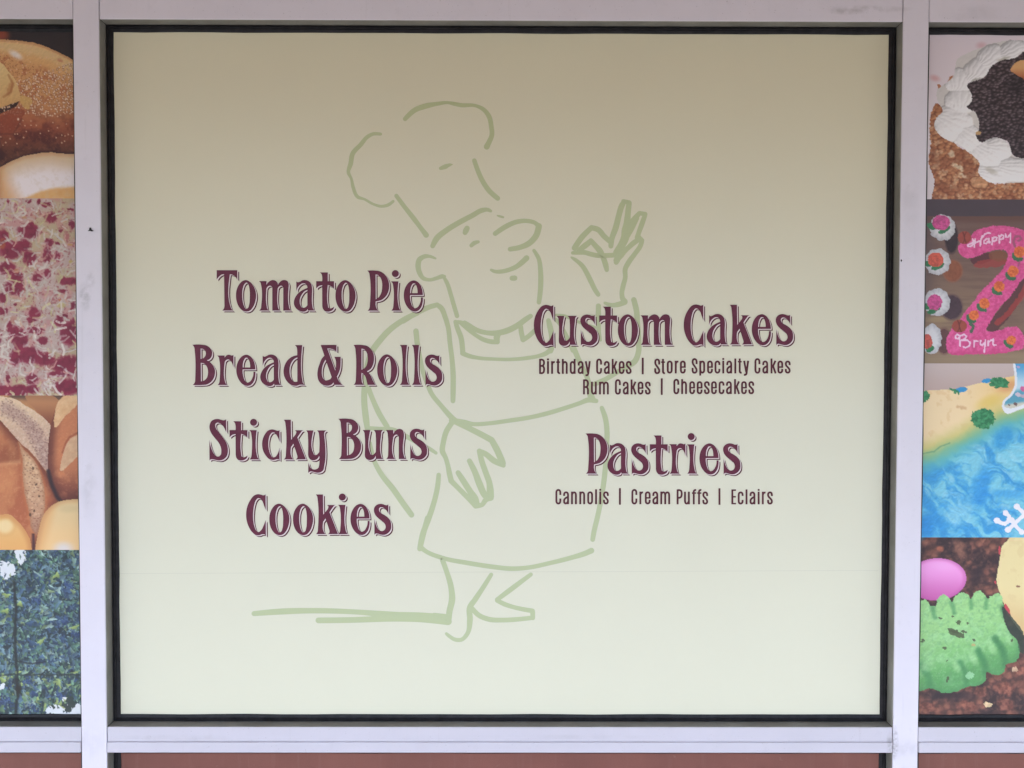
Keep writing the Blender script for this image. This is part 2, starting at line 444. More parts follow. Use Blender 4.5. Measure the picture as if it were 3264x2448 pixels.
# letter outlines traced in crop pixels: key -> (scale, baseline y, list of contours)
A = 5.53; D5 = 5.027; K4 = 4.424
def circ(x, y, r): return ' '.join('%.1f,%.1f' % (x + r * math.cos(a * math.pi / 6), y + r * math.sin(a * math.pi / 6)) for a in range(12))
GL = {
'T': (A, 830, ['62,118c 425,118c 425,285c 400,245 365,212 325,195 295,190c 303,750 320,795 352,830c 160,830c 185,800 200,750c 192,190c 150,197 105,230 62,285c']),
'o': (A, 830, ['575,292 650,325 712,400 748,490 757,570 745,660 705,765 640,835 580,848 520,830 455,765 412,660 402,570 415,460 460,365 515,310',
               '585,337 555,360 525,430 512,560 520,660 545,750 580,800 610,785 635,720 645,600 643,480 630,400 608,348']),
'm': (A, 830, ['808,310c 940,310c 940,375c 960,345 1000,308 1060,292 1110,312 1135,345 1142,375c 1165,340 1210,300 1265,292 1310,312 1328,350 1330,420c 1335,750 1347,797 1378,830c 1235,830c 1235,425c 1222,402 1195,392 1160,408 1138,440c 1138,740 1150,797 1180,830c 1042,830c 1042,425c 1025,400 998,392 965,405 940,440c 942,740 955,797 985,830c 810,830c 838,797 848,740c 845,380 835,340 808,310c']),
'a': (A, 830, ['1465,315c 1490,330 1530,320 1570,298 1620,292 1680,310 1725,355 1742,420 1745,500c 1748,740 1758,790 1790,830c 1670,830c 1665,805c 1640,835 1580,850 1520,835 1460,790 1425,720 1422,680 1440,610 1480,545 1540,490 1600,455 1660,430c 1655,395 1640,370 1610,352 1570,352 1530,375 1490,425 1465,490c',
               '1660,465c 1610,490 1560,550 1530,620 1525,680 1540,740 1565,775 1600,780 1640,760 1660,735c']),
't': (A, 830, ['1880,157c 2020,157c 2020,312c 2130,312c 2130,440c 2085,407 2020,378c 2022,740 2030,775 2050,790 2085,788 2110,775 2133,760c 2115,810 2070,840 2020,850 1970,840 1935,800 1922,740c 1920,383c 1865,397 1815,440c 1815,312c 1920,312c 1920,230 1910,190 1880,157c']),
'P': (A, 832, ['945,125c 1090,125 1150,132 1220,165 1290,240 1325,330 1332,410 1318,490 1275,575 1200,640 1095,668c 1095,745 1110,795 1140,832c 952,832c 980,795 990,745c 988,220 978,165 945,125c',
               '1092,195c 1130,202 1180,255 1205,330 1207,430 1190,520 1150,590 1095,632c']),
'i': (A, 832, ['1365,315c 1495,315c 1497,745 1510,795 1540,832c 1370,832c 1395,795 1405,745c 1402,400 1392,350 1365,315c', circ(1440, 178, 62)]),
'e': (A, 832, ['1770,298 1835,325 1885,385 1915,470 1925,557c 1700,558c 1700,610 1715,690 1745,760 1785,788 1830,770 1870,710 1888,650 1890,598c 1925,598c 1922,680 1890,780 1835,835 1780,848 1710,825 1640,750 1598,650 1588,560 1600,470 1640,380 1700,318',
               '1702,522c 1705,460 1725,390 1755,352 1785,355 1815,405 1830,470 1832,522c']),
'B': (A, 815, ['75,105c 250,105 330,120 390,165 422,220 425,270 405,330 370,365 330,380c 385,410 440,470 472,540 475,610 455,690 400,765 330,805 250,815 80,815c 110,785 125,745c 118,220 108,150 75,105c',
               '222,172c 262,180 298,205 313,250 300,310 262,345 222,355c', '225,425c 280,435 325,480 350,550 350,620 330,690 290,730 228,750c']),
'r': (A, 815, ['512,295c 645,295c 645,330c 665,305 700,282 740,285 770,295 800,285c 800,510c 780,440 750,390 715,366 680,370 648,407c 648,740 660,780 692,815c 520,815c 545,785 555,740c 550,370 540,325 512,295c']),
'd': (A, 812, ['1882,108c 2012,108c 2015,730 2025,775 2058,812c 1960,810 1915,825 1870,825 1800,800 1730,730 1690,640 1682,560 1700,470 1750,380 1820,320 1880,295 1922,288c 1922,200 1915,150 1882,108c',
               '1925,325c 1870,355 1820,420 1792,510 1790,590 1805,670 1840,730 1880,755 1925,750c']),
'&': (D5, 738, ['112,98c 365,98c 365,205c 330,180 280,160 218,155c 345,510c 357,430 352,340 330,288c 432,288c 432,370 425,470 400,550 372,605c 395,660 430,710 470,738c 325,738c 318,700c 290,730 240,750 180,748 120,720 75,660 60,590 65,500 95,400 135,310 172,270c',
                '190,335c 155,400 132,500 135,580 150,630 185,665 230,660 270,640 287,610c']),
'R': (D5, 738, ['640,98c 780,98 860,115 920,165 960,240 968,330 950,420 915,480 855,520c 895,560 925,610 955,680 992,738c 865,738c 850,680 835,620 810,575 768,545c 770,660 780,705 808,738c 640,738c 665,705 675,665c 672,200 665,145 640,98c',
                '768,158c 810,170 850,220 865,290 862,370 840,440 800,480 768,495c']),
'l': (D5, 738, ['1380,98c 1497,98c 1500,660 1510,700 1535,738c 1382,738c 1405,705 1415,665c 1412,180 1405,135 1380,98c']),
's': (D5, 738, ['2012,258c 2015,415c 1995,375 1960,335 1920,310 1885,308 1865,330 1868,365 1890,395 1950,430 2010,475 2050,535 2060,600 2050,670 2010,720 1950,748 1890,745 1840,730 1812,728 1790,748c 1790,490c 1805,560 1835,630 1870,675 1910,688 1950,670 1970,630 1960,580 1920,535 1850,480 1800,420 1782,360 1790,310 1825,270 1880,252 1930,258 1970,272 2000,270']),
'S': (A, 800, ['395,92c 398,325c 375,270 335,205 285,165 240,152 208,175 205,215 225,265 280,335 350,430 405,520 425,600 425,680 405,745 355,795 280,818 210,808 160,798 125,800 102,818c 100,450c 115,540 145,630 185,705 230,745 270,745 300,715 310,660 300,580 260,500 190,415 130,330 102,250 108,180 140,120 195,92 260,88 310,102 350,110 380,102']),
'c': (A, 798, ['1335,280c 1337,490c 1315,430 1280,365 1240,325 1205,325 1170,365 1145,440 1138,530 1150,630 1180,715 1215,760 1255,755 1300,700 1335,590c 1337,818c 1325,802 1290,795 1250,805 1210,808 1160,795 1090,725 1045,640 1028,540 1040,440 1080,350 1140,285 1210,268 1260,280 1300,292 1322,290']),
'k': (A, 797, ['1408,97c 1535,97c 1540,450c 1590,390 1625,340 1630,310 1605,282c 1760,282c 1735,292 1712,320 1650,410c 1800,795c 1620,797c 1648,768 1648,730c 1580,520c 1538,580c 1540,730 1555,767 1580,797c 1410,797c 1435,767 1445,730c 1440,180 1432,132 1408,97c']),
'y': (A, 795, ['1805,283c 1932,283c 1935,690 1950,715 1975,718 2005,700 2035,665c 2032,380 2022,320 1998,283c 2160,283c 2130,310 2122,360c 2122,920 2105,985 2060,1020 2000,1030 1930,1015 1880,1007 1840,1032c 1842,845c 1855,890 1885,945 1930,970 1980,968 2020,940 2033,890 2035,730c 2000,785 1940,810 1885,800 1850,760 1838,700c 1835,380 1830,322 1805,283c']),
'u': (A, 790, ['865,278c 1000,278c 1000,690 1012,712 1035,718 1065,700 1095,665c 1095,390 1088,322 1058,278c 1222,278c 1198,310 1190,370c 1190,735 1200,767 1225,790c 1095,790c 1095,728c 1060,785 1000,808 950,800 915,770 902,710c 900,380 893,322 865,278c']),
'n': (A, 790, ['1275,278c 1403,278c 1405,345c 1430,305 1470,270 1530,260 1570,280 1590,330 1592,400c 1593,735 1605,767 1635,790c 1500,790c 1500,400c 1485,372 1460,360 1425,375 1403,412c 1403,735 1415,767 1440,790c 1278,790c 1302,760 1312,730c 1308,380 1300,322 1275,278c']),
'C': (K4, 630, ['340,68c 342,290c 320,230 295,165 265,130 235,122 205,150 180,220 165,320 165,420 180,510 210,580 240,600 275,575 315,500 342,430c 345,655c 325,634 290,632 250,645 210,645 150,600 100,520 70,420 66,330 85,230 130,140 185,80 235,66 275,72 310,82']),
}
GLYPH = {}
for ch, (sc, bl, cons) in GL.items():
    cs = []
    for s in cons:
        cs.append([((x) / sc, (y - bl) / sc) for x, y in spline(parse(s))])
    mx = min(x for x, y in cs[0])
    GLYPH[ch] = [[(x - mx, y) for x, y in c] for c in cs]

def fill_mesh(name, layers):
    """layers: list of (list of contours in photo coords, y depth, material index); filled even-odd per letter"""
    V, F, MI = [], [], []
    for cons, y, mi in layers:
        cu = bpy.data.curves.new('t', 'CURVE')
        cu.dimensions = '2D'; cu.fill_mode = 'BOTH'
        for c in cons:
            sp = cu.splines.new('POLY')
            sp.points.add(len(c) - 1)
            for p, (u, v) in zip(sp.points, c):
                x, z = sheet(u, v)
                p.co = (x, z, 0, 1)
            sp.use_cyclic_u = True
        ob = bpy.data.objects.new('t', cu)
        me = ob.to_mesh()
        off = len(V)
        V += [(v.co.x, y, v.co.y) for v in me.vertices]
        for p in me.polygons:
            F.append([off + i for i in p.vertices]); MI.append(mi)
        ob.to_mesh_clear()
        bpy.data.objects.remove(ob); bpy.data.curves.remove(cu)
    me = bpy.data.meshes.new(name)
    me.from_pydata(V, [], F)
    me.polygons.foreach_set('material_index', MI)
    me.update()
    # all faces look out of the wall
    bm = bmesh.new(); bm.from_mesh(me)
    fl = [f for f in bm.faces if f.normal.y > 0]
    bmesh.ops.reverse_faces(bm, faces=fl)
    bm.to_mesh(me); bm.free()
    return me

SH = (6.05, 5.75)
def word_layers(spec):
    lay = []
    for ch, u, v in spec:
        cons = GLYPH[ch]
        def at(dx, dy): return [[(x + u + dx, y + v + dy) for x, y in c] for c in cons]
        lay.append((at(*SH), -0.00060, 1))
        lay.append((at(SH[0] * .86, SH[1] * .86), -0.00063, 1))
        for k, q in enumerate((0.46, 0.31, 0.15)):
            lay.append((at(SH[0] * q, SH[1] * q), -0.00080 - 0.00003 * k, 2))
        lay.append((at(0, 0), -0.00110, 0))
    return lay
def W(ox, oy, sc, items, base): return [(ch, ox + x / sc, oy + base / sc) for ch, x in items]
s43 = 2212 / 460; s41 = 2212 / 540
WORDS = {
 'Tomato Pie': W(680, 840, A, [('T', 62), ('o', 402), ('m', 808), ('a', 1422), ('t', 1815)], 830) + W(1000, 840, A, [('o', 385), ('P', 945), ('i', 1365), ('e', 1588)], 832),
 'Bread & Rolls': W(600, 1080, A, [('B', 75), ('r', 512), ('e', 850), ('a', 1272), ('d', 1682)], 814) + W(1000, 1080, D5, [('&', 60), ('R', 640), ('o', 1018), ('l', 1380), ('l', 1572), ('s', 1783)], 738),
 'Sticky Buns': W(650, 1320, A, [('S', 99), ('t', 455), ('i', 803), ('c', 1028), ('k', 1408), ('y', 1805)], 798) + W(1000, 1320, A, [('B', 437), ('u', 865), ('n', 1275), ('s', 1694)], 791),
 'Cookies': W(770, 1560, K4, [('C', 66), ('o', 393), ('o', 727), ('k', 1048), ('i', 1362), ('e', 1537), ('s', 1867)], 630),
 'Custom Cakes': W(1690, 950, s43, [('C', 55), ('u', 405), ('s', 768), ('t', 1057), ('o', 1343), ('m', 1690)], 718) + W(2110, 950, s43, [('C', 332), ('a', 683), ('k', 1037), ('e', 1375), ('s', 1742)], 712),
 'Pastries': W(1850, 1370, s41, [('P', 67), ('a', 352), ('s', 663), ('t', 905), ('r', 1157), ('i', 1390), ('e', 1553), ('s', 1862)], 572),
}
for w, spec in WORDS.items():
    o = link_mesh('lettering', fill_mesh('lettering', word_layers(spec)), [M_MAROON, M_SHADE, M_PINK], sign)
    o['label'] = 'large maroon lettering reading %s' % w

# ---- strokes (small sans lettering and the chef drawing) as one flat union mesh
def ribbon_polys(pts, per=10):
    """pts (u, v, width) -> convex polygons covering a round brush stroke"""
    c = [(p[0], p[1], False) for p in pts]
    xy = spline(c, closed=False, n=per)
    ws = []
    for i in range(len(pts) - 1):
        for k in range(per):
            t = k / per; t = t * t * (3 - 2 * t)
            ws.append(pts[i][2] * (1 - t) + pts[i + 1][2] * t)
    ws.append(pts[-1][2])
    return xy, ws
def stroke_faces(xy, ws, caps='round'):
    V, F = [], []
    P = np.array(xy); N = len(P)
    T = np.gradient(P, axis=0)
    T /= np.maximum(np.linalg.norm(T, axis=1), 1e-6)[:, None]
    Nn = np.stack([-T[:, 1], T[:, 0]], 1)
    for i in range(N):
        h = ws[i] / 2
        V += [tuple(P[i] + Nn[i] * h), tuple(P[i] - Nn[i] * h)]
    for i in range(N - 1):
        F.append([2 * i, 2 * i + 1, 2 * i + 3, 2 * i + 2])
    if caps == 'round':
        for i, sg in ((0, -1), (N - 1, 1)):
            h = ws[i] / 2
            a0 = math.atan2(Nn[i][1], Nn[i][0])
            b = len(V)
            n = 7
            for k in range(1, n):
                a = a0 - sg * math.pi * k / n
                V.append((P[i][0] + h * math.cos(a) * (1.0), P[i][1] + h * math.sin(a)))
            F.append([2 * i] + list(range(b, b + n - 1)) + [2 * i + 1])
    return V, F

def stroke_mesh(name, strokes, y, caps='round', flat=False):
    """strokes: list of (xy, widths, cap). Each short piece sits 2 micrometres off the next so none coincide"""
    VV, FF = [], []
    k = 0
    for xy, ws, cp in strokes:
        V, F = stroke_faces(xy, ws, cp)
        for f in F:
            off = len(VV)
            for i in f:
                x, z = sheet(*V[i])
                VV.append((x, y - 2.5e-6 * (k % 60), z))
            FF.append(list(range(off, off + len(f))))
            k += 1
    me = bpy.data.meshes.new(name)
    me.from_pydata(VV, [], FF)
    me.update()
    bm = bmesh.new(); bm.from_mesh(me)
    bmesh.ops.reverse_faces(bm, faces=[f for f in bm.faces if f.normal.y > 0])
    bm.to_mesh(me); bm.free()
    return me

# small condensed sans: centre lines in units of 1/5.144 photo pixel, baseline up
XH = 208
ARCH = [(15, 138), (22, 175), (36, 190), (52, 194), (70, 184), (79, 150)]
BOT = [(15, 58), (20, 28), (34, 15), (47, 13), (62, 17), (74, 30), (79, 58)]
TOPX = [(15, 150), (20, 180), (34, 192), (47, 195), (62, 191), (74, 178), (79, 150)]
SG = {
 'i': (33, ['L', (15, 0), (15, 208)], ['L', (15, 222), (15, 252)]),
 'l': (33, ['L', (15, 0), (15, 245)]),
 '|': (30, ['L', (15, -8), (15, 264)]),
 'n': (94, ['L', (15, 0), (15, 208)], ['S'] + ARCH + [(79, 120)], ['L', (79, 125), (79, 0)]),
 'h': (94, ['L', (15, 0), (15, 245)], ['S'] + ARCH + [(79, 120)], ['L', (79, 125), (79, 0)]),
 'm': (160, ['L', (15, 0), (15, 208)], ['S'] + ARCH + [(80, 120)], ['L', (80, 125), (80, 0)],
       ['S'] + [(x + 65, yy) for x, yy in ARCH] + [(145, 120)], ['L', (145, 125), (145, 0)]),
 'u': (94, ['L', (79, 208), (79, 0)], ['L', (15, 208), (15, 55)], ['S', (15, 62), (20, 30), (33, 15), (46, 13), (60, 20), (72, 38), (79, 62)]),
 'r': (62, ['L', (15, 0), (15, 208)], ['S', (15, 150), (24, 178), (42, 192), (60, 193)]),
 't': (62, ['L', (30, 245), (30, 45)], ['S', (30, 55), (33, 24), (45, 13), (62, 14)], ['L24', (0, 192), (62, 192)]),
 'f': (69, ['L', (30, 0), (30, 205)], ['S', (30, 195), (33, 220), (46, 233), (69, 234)], ['L24', (0, 185), (69, 185)]),
 'd': (94, ['L', (79, 0), (79, 245)], ['L', (15, 60), (15, 148)], ['S', (15, 140), (20, 178), (34, 192), (48, 194), (66, 184), (79, 150)], ['S', (15, 66), (20, 30), (34, 15), (48, 13), (66, 24), (79, 58)]),
 'p': (94, ['L', (15, -36), (15, 208)], ['L', (79, 60), (79, 148)], ['S', (79, 140), (74, 178), (60, 192), (46, 194), (28, 184), (15, 150)], ['S', (79, 66), (74, 30), (60, 15), (46, 13), (28, 24), (15, 58)]),
 'o': (94, ['L', (15, 56), (15, 152)], ['L', (79, 56), (79, 152)], ['S'] + TOPX, ['S'] + BOT),
 'c': (94, ['L', (15, 56), (15, 152)], ['L', (79, 152), (79, 138)], ['L', (79, 56), (79, 74)], ['S'] + TOPX, ['S'] + BOT),
 'e': (94, ['L', (15, 56), (15, 152)], ['L', (79, 152), (79, 94)], ['L24', (20, 104), (92, 104)], ['L', (79, 56), (79, 74)], ['S'] + TOPX, ['S'] + BOT),
 'a': (94, ['L', (79, 0), (79, 152)], ['S'] + TOPX, ['L', (15, 152), (15, 136)], ['S', (79, 122), (58, 112), (32, 94), (17, 72), (15, 48), (20, 24), (36, 13), (52, 16), (68, 28), (79, 48)]),
 's': (92, ['S', (77, 136), (77, 162), (70, 184), (54, 194), (38, 194), (22, 184), (15, 160), (20, 132), (40, 108), (62, 84), (76, 58), (75, 32), (62, 16), (46, 13), (30, 16), (18, 30), (15, 52), (15, 74)]),
 'k': (97, ['L', (15, 0), (15, 245)], ['L', (80, 208), (28, 92)], ['L', (40, 124), (82, 0)]),
 'y': (95, ['L', (14, 208), (50, 20)], ['L', (80, 208), (54, 8)], ['S', (56, 22), (52, -4), (40, -20), (10, -22)]),
 'B': (95, ['L', (15, 0), (15, 245)], ['S', (15, 232), (48, 232), (68, 222), (79, 195), (76, 158), (62, 137), (40, 131), (15, 131)], ['S', (40, 131), (64, 124), (79, 98), (80, 60), (72, 27), (52, 13), (15, 13)]),
 'P': (95, ['L', (15, 0), (15, 245)], ['S', (15, 232), (50, 232), (70, 222), (80, 190), (79, 146), (66, 118), (42, 108), (15, 108)]),
 'R': (95, ['L', (15, 0), (15, 245)], ['S', (15, 232), (48, 232), (68, 222), (79, 195), (78, 158), (66, 132), (42, 121), (15, 121)], ['S', (46, 121), (68, 110), (79, 84), (80, 40), (80, 0)]),
 'E': (75, ['L', (15, 0), (15, 245)], ['L24', (15, 233), (75, 233)], ['L24', (15, 124), (72, 124)], ['L24', (15, 12), (75, 12)]),
 'C': (95, ['L', (15, 52), (15, 194)], ['L', (80, 194), (80, 152)], ['L', (80, 52), (80, 94)], ['S', (15, 188), (21, 218), (36, 232), (48, 234), (62, 231), (75, 216), (80, 188)], ['S', (15, 58), (21, 28), (36, 14), (48, 12), (62, 15), (75, 30), (80, 58)]),
 'S': (95, ['S', (79, 152), (80, 190), (73, 220), (56, 233), (38, 233), (22, 220), (15, 190), (20, 160), (40, 128), (62, 96), (78, 66), (78, 34), (64, 15), (47, 12), (30, 15), (17, 34), (15, 62), (15, 92)]),
}
def small_line(items):
    """items: list of (char, u, v)"""
    out = []
    q = 5.144
    for ch, u, v in items:
        for st in SG[ch][1:]:
            w = (25 if st[0] == 'L24' else 31.5) / q
            pts = [(u + x / q, v - yy / q, w) for x, yy in st[1:]]
            if st[0][0] == 'L':
                (x0, y0, _), (x1, y1, _) = pts
                xy = [(x0, y0), ((x0 + x1) / 2, (y0 + y1) / 2), (x1, y1)]
                out.append((xy, [w] * 3, 'flat'))
            else:
                xy, ws = ribbon_polys(pts, 5)
                out.append((xy, ws, 'flat'))
    return out
def SL(ox, oy, sc, base, s):
    out = []
    for tok in s.split():
        ch, x = tok[0], float(tok[1:])
        out.append((ch, ox + x / sc, oy + base / sc))
    return out
q1 = 2212 / 430; q3 = 2212 / 370
LINES = {
 'Birthday Cakes | Store Specialty Cakes': SL(1700, 1130, q1, 317, 'B95 i225 r292 t375 h468 d598 a728 y845 C1030 a1157 k1285 e1400 s1517 |1778 S1983 t2095') + SL(2120, 1130, q1, 310, 'o28 r158 e243 S435 p560 e688 c810 i937 a1003 l1135 t1192 y1280 C1465 a1593 k1728 e1840 s1963'),
 'Rum Cakes | Cheesecakes': SL(1700, 1130, q1, 654, 'R815 u945 m1077 C1338 a1467 k1595 e1710 s1830 |2090') + SL(2120, 1130, q1, 648, 'C135 h263 e395 e518 s637 e753 c877 a998 k1130 e1245 s1365'),
 'Cannolis | Cream Puffs | Eclairs': SL(1750, 1540, q3, 401, 'C122 a270 n420 n577 o728 l878 i958 s1030 |1333 C1570 r1722 e1825 a1970 m2120') + SL(2110, 1540, q3, 403, 'P280 u420 f570 f670 s770 |1077 E1322 c1443 l1592 a1668 i1823 r1903 s2003'),
}
for w, items in LINES.items():
    o = link_mesh('small_lettering', stroke_mesh('small_lettering', small_line(items), -0.0007), M_SHADE, sign)
    o['label'] = 'small dark red line reading %s' % w

CR = {'A': (1080, 300, 3.16), 'B': (1300, 620, 4.366), 'C': (1700, 600, 4.1476), 'D': (1300, 940, 3.949), 'E': (1120, 940, 2.2425),
      'F': (1320, 1240, 3.318), 'G': (1700, 900, 2.514), 'H': (760, 1640, 1.8433), 'U': (1690, 950, s43)}
CHEF = '''
A 668,250,45 760,165,52 880,120,55 1000,97,40 1100,86,30 1160,98,40 1230,112,42 1380,118,34 1450,150,42 1510,220,48 1535,320,48 1540,420,48 1515,480,52 1490,530,60
A 420,403,32 345,402,36 290,430,40 220,510,45 140,600,48 120,700,48 97,790,36 125,850,28 145,940,36 190,1035,36 260,1060,26 340,1105,26 430,1130,30 500,1115,34 548,1080,28
A 1365,670,46 1400,770,48 1450,880,50 1520,980,52 1600,1050,50
A 1025,748,34 1075,730,48 1110,715,34 1145,708,8
A 580,1025,42 650,1120,45 760,1260,50 820,1340,46 880,1420,56
A 945,1530,48 985,1455,60 1080,1375,56 1200,1300,54 1350,1220,52 1440,1172,50 1500,1165,40 1530,1178,30
A 1598,1224,16 1625,1232,24 1655,1240,22
A 1272,1395,50 1280,1375,58 1292,1352,54
A 1335,1525,40 1365,1500,44 1405,1488,30
A 1575,1405,48 1680,1335,52 1800,1285,48 1900,1278,44 1980,1300,42 2012,1330,58
A 2015,1330,62 1990,1420,62 1920,1500,60 1820,1545,52 1725,1562,48
B 1755,780,48 1820,890,60 1845,1050,68 1850,1200,74 1840,1380,70 1824,1500,64
B 1160,1050,38 1200,1068,50 1300,1072,60 1400,1050,62 1500,1010,68 1600,935,76 1652,885,80
B 1450,1165,70 1488,1163,74
B 385,890,28 310,862,44 235,862,62 160,910,74 143,990,76 160,1080,72 215,1165,60 300,1188,48 400,1165,54 480,1140,62 512,1140,42
B 500,1150,40 540,1220,58 600,1400,60 640,1540,62 685,1690,62
C 545,790,76 640,650,75 770,520,68
C 770,522,68 850,545,74 940,640,72 1020,710,66
C 1025,765,66 1035,680,72 1090,520,80 1130,360,76 1170,230,76 1200,175,60
C 1190,172,56 1268,192,64
C 1265,200,72 1250,330,76 1240,450,90 1230,560,126 1210,660,110 1150,780,100 1100,850,90
C 1240,560,90 1320,430,80 1400,332,58
C 1405,330,58 1478,342,60
C 1480,345,58 1440,460,68 1390,600,64 1375,650,70
C 1385,400,30 1290,560,60 1205,720,40
C 1375,690,66 1330,720,70 1250,790,66 1150,870,110 1100,960,84 1095,980,66
C 1390,650,72 1432,690,68
C 1435,692,62 1420,750,64 1340,870,64 1260,980,70 1215,1070,66 1215,1180,62 1185,1300,66 1170,1400,62 1190,1475,70 1215,1495,64
C 945,1517,38 1030,1545,56 1130,1535,70 1210,1505,74
C 520,855,46 600,850,60 680,850,64 760,872,64 850,890,64 940,890,64 1060,885,64
C 600,820,60 680,762,78 760,700,70
C 760,692,62 820,760,70 880,830,80 920,910,72 955,1010,74 970,1080,58
C 505,915,28 560,950,50 650,1030,62 700,1110,66 760,1230,68 820,1350,64 857,1405,60
U 1045,122,80 1045,300,80 1048,450,74 1060,560,60 1080,650,36
G 805,140,44 825,220,46 835,330,42 842,450,44 842,560,44 815,630,46 760,670,44 680,715,40 580,775,38 490,815,40
U 400,262,44 520,275,52 640,320,45 760,375,45 860,410,50 990,450,50
U 280,345,72 300,430,86 328,560,88 338,700,88 312,810,84
U 395,330,60 480,440,54 560,590,64 610,700,76 660,800,84
G 325,530,44 390,680,42 430,760,40 450,850,50 465,920,54 480,945,44
D 600,340,54 625,420,62 670,540,66 685,640,66 692,735,64
D 690,735,64 760,765,58 900,795,48 1080,808,44 1300,812,46 1500,795,50 1640,770,50 1740,735,60 1810,680,64
D 600,340,44 680,350,52 740,380,60
D 715,345,48 780,390,60 860,440,62 980,475,60 1120,480,70 1250,450,76 1380,385,74 1480,310,68 1545,266,58
D 670,352,58 760,430,60 860,510,52 960,565,58 1060,590,62 1130,593,56
D 1125,590,66 1120,530,80 1140,490,70
D 1420,400,60 1430,480,64 1450,560,66
D 1450,565,64 1520,520,60 1595,450,58
D 370,125,60 280,150,64 180,190,70 60,255,68 -60,330,68
E 470,130,38 380,175,40 280,245,42 200,330,44 150,400,44 112,520,42 96,640,42 92,760,44 104,880,46 116,965,36
D 370,125,56 415,160,66 470,280,64 510,420,60 530,600,60 555,800,62 570,1000,68 570,1200,68 568,1335,60
E 462,258,38 470,340,38 490,450,34 515,560,32 545,640,34 570,700,34 640,790,34 720,880,40 738,898,44
E 108,630,40 150,740,36 200,850,40 255,940,38
E 118,952,30 200,957,30 290,962,34 390,1010,34 480,1060,30 560,1100,28 605,1130,24
E 132,1060,30 165,1190,34 220,1290,38 300,1390,42 370,1490,42 430,1572,40
F 400,335,66 520,358,70 640,372,44 800,362,44 1000,335,46 1200,305,46 1400,260,48 1600,200,46 1750,150,46 1850,115,56 1925,126,48
F 400,355,58 345,440,58 310,560,56 300,660,58 330,720,50 355,800,50 375,900,58 392,970,60
F 390,970,58 470,1050,54 560,1140,56 650,1230,64
F 465,885,54 520,970,64 590,1080,66 640,1160,80 660,1225,70
F 585,760,54 640,870,64 690,1000,72 740,1110,70 770,1150,60
F 650,1235,60 720,1222,50 760,1170,56 810,1150,66
F 690,655,54 715,760,60 760,890,62 795,990,64 805,1080,76 805,1140,80
F 690,655,50 760,690,60 840,755,64 945,808,48
F 450,352,60 560,405,60 700,475,64 820,540,66
F 820,540,64 880,650,70 920,740,70 942,785,58
F 1985,200,46 2020,300,56 2040,450,56 2035,620,54 2025,800,54 2010,950,56 1980,1150,54 1940,1350,54 1900,1520,54 1888,1592,50
F 260,908,48 250,1020,54 210,1200,56 150,1380,60 90,1540,60 60,1690,54
H 1112,20,32 1090,100,32 1068,190,32
H 1068,190,32 1100,215,26 1200,255,26 1350,285,28 1500,308,28 1600,318,28 1700,312,26 1830,285,26 1950,255,28 2045,225,32 2074,212,34
H 1200,270,30 1225,340,30 1250,430,34 1255,500,38 1240,570,36 1235,630,32
H 92,582,30 250,570,36 450,565,32 700,573,30 900,590,40 1100,602,50 1200,612,56
H 470,622,34 650,620,34 870,612,36 1050,610,44 1232,628,44
H 1150,592,30 1215,604,40
H 1485,353,24 1440,425,28 1390,500,32 1360,545,34 1360,620,34 1345,700,26 1310,735,24 1275,735,24 1240,715,22 1222,700,18
H 1375,555,30 1410,590,30 1470,615,30 1560,620,28 1730,606,26
H 1730,608,26 1728,572,30
H 1728,566,28 1620,545,26 1560,525,28 1520,505,26
H 1520,500,26 1600,440,30 1718,352,24
'''
st = []
for ln in CHEF.strip().splitlines():
    tk = ln.split()
    ox, oy, sc = CR[tk[0]]
    pts = [(ox + a / sc, oy + b / sc, w / sc) for a, b, w in (tuple(map(float, t.split(','))) for t in tk[1:])]
    xy, ws = ribbon_polys(pts, 9)
    st.append((xy, ws, 'round'))
o = link_mesh('chef_drawing', stroke_mesh('chef_drawing', st, -0.0003), M_GREEN, sign)
o['label'] = 'pale green brush line drawing of a chef in a tall hat making an OK hand sign'
# overlap of the two vinyl sheets: a hair line across the lower part of the sign
x0, z0 = sheet(384, 1829); x1, z1 = sheet(2800, 1819)
mb = MB()
bm = mb.bm
for (za, zb, yy) in ((0.0, 0.0011, -0.00016),):
    vs = [bm.verts.new(p) for p in ((x0, yy, z0 + za), (x1, yy, z1 + za), (x1, yy, z1 + zb), (x0, yy, z0 + zb))]
    bm.faces.new(vs)
mb.build('film_seam', sign_mat('vinyl_overlap', (0.89, 0.89, 0.90)), sign)

# ------------------------------------------------------------------ printed food photos (flat vinyl prints; colours made by code)
def _h(ix, iy, s):
    v = (ix.astype(np.int64) * 374761393 + iy.astype(np.int64) * 668265263 + s * 1442695041) & 0xffffffff
    v = ((v ^ (v >> 13)) * 1274126177) & 0xffffffff
    return ((v ^ (v >> 16)) & 0xffffff) / float(0xffffff)
def vnoise(x, y, s=0):
    ix, iy = np.floor(x), np.floor(y)
    fx, fy = x - ix, y - iy
    fx, fy = fx * fx * (3 - 2 * fx), fy * fy * (3 - 2 * fy)
    a, b, c, d = _h(ix, iy, s), _h(ix + 1, iy, s), _h(ix, iy + 1, s), _h(ix + 1, iy + 1, s)
    return a * (1 - fx) * (1 - fy) + b * fx * (1 - fy) + c * (1 - fx) * fy + d * fx * fy
def fbm(x, y, s=0, o=4):
    t, a, n = 0.0, 0.5, 0.0
    for k in range(o):
        t = t + a * vnoise(x * 2**k, y * 2**k, s + 17 * k); n += a; a *= 0.55
    return t / n
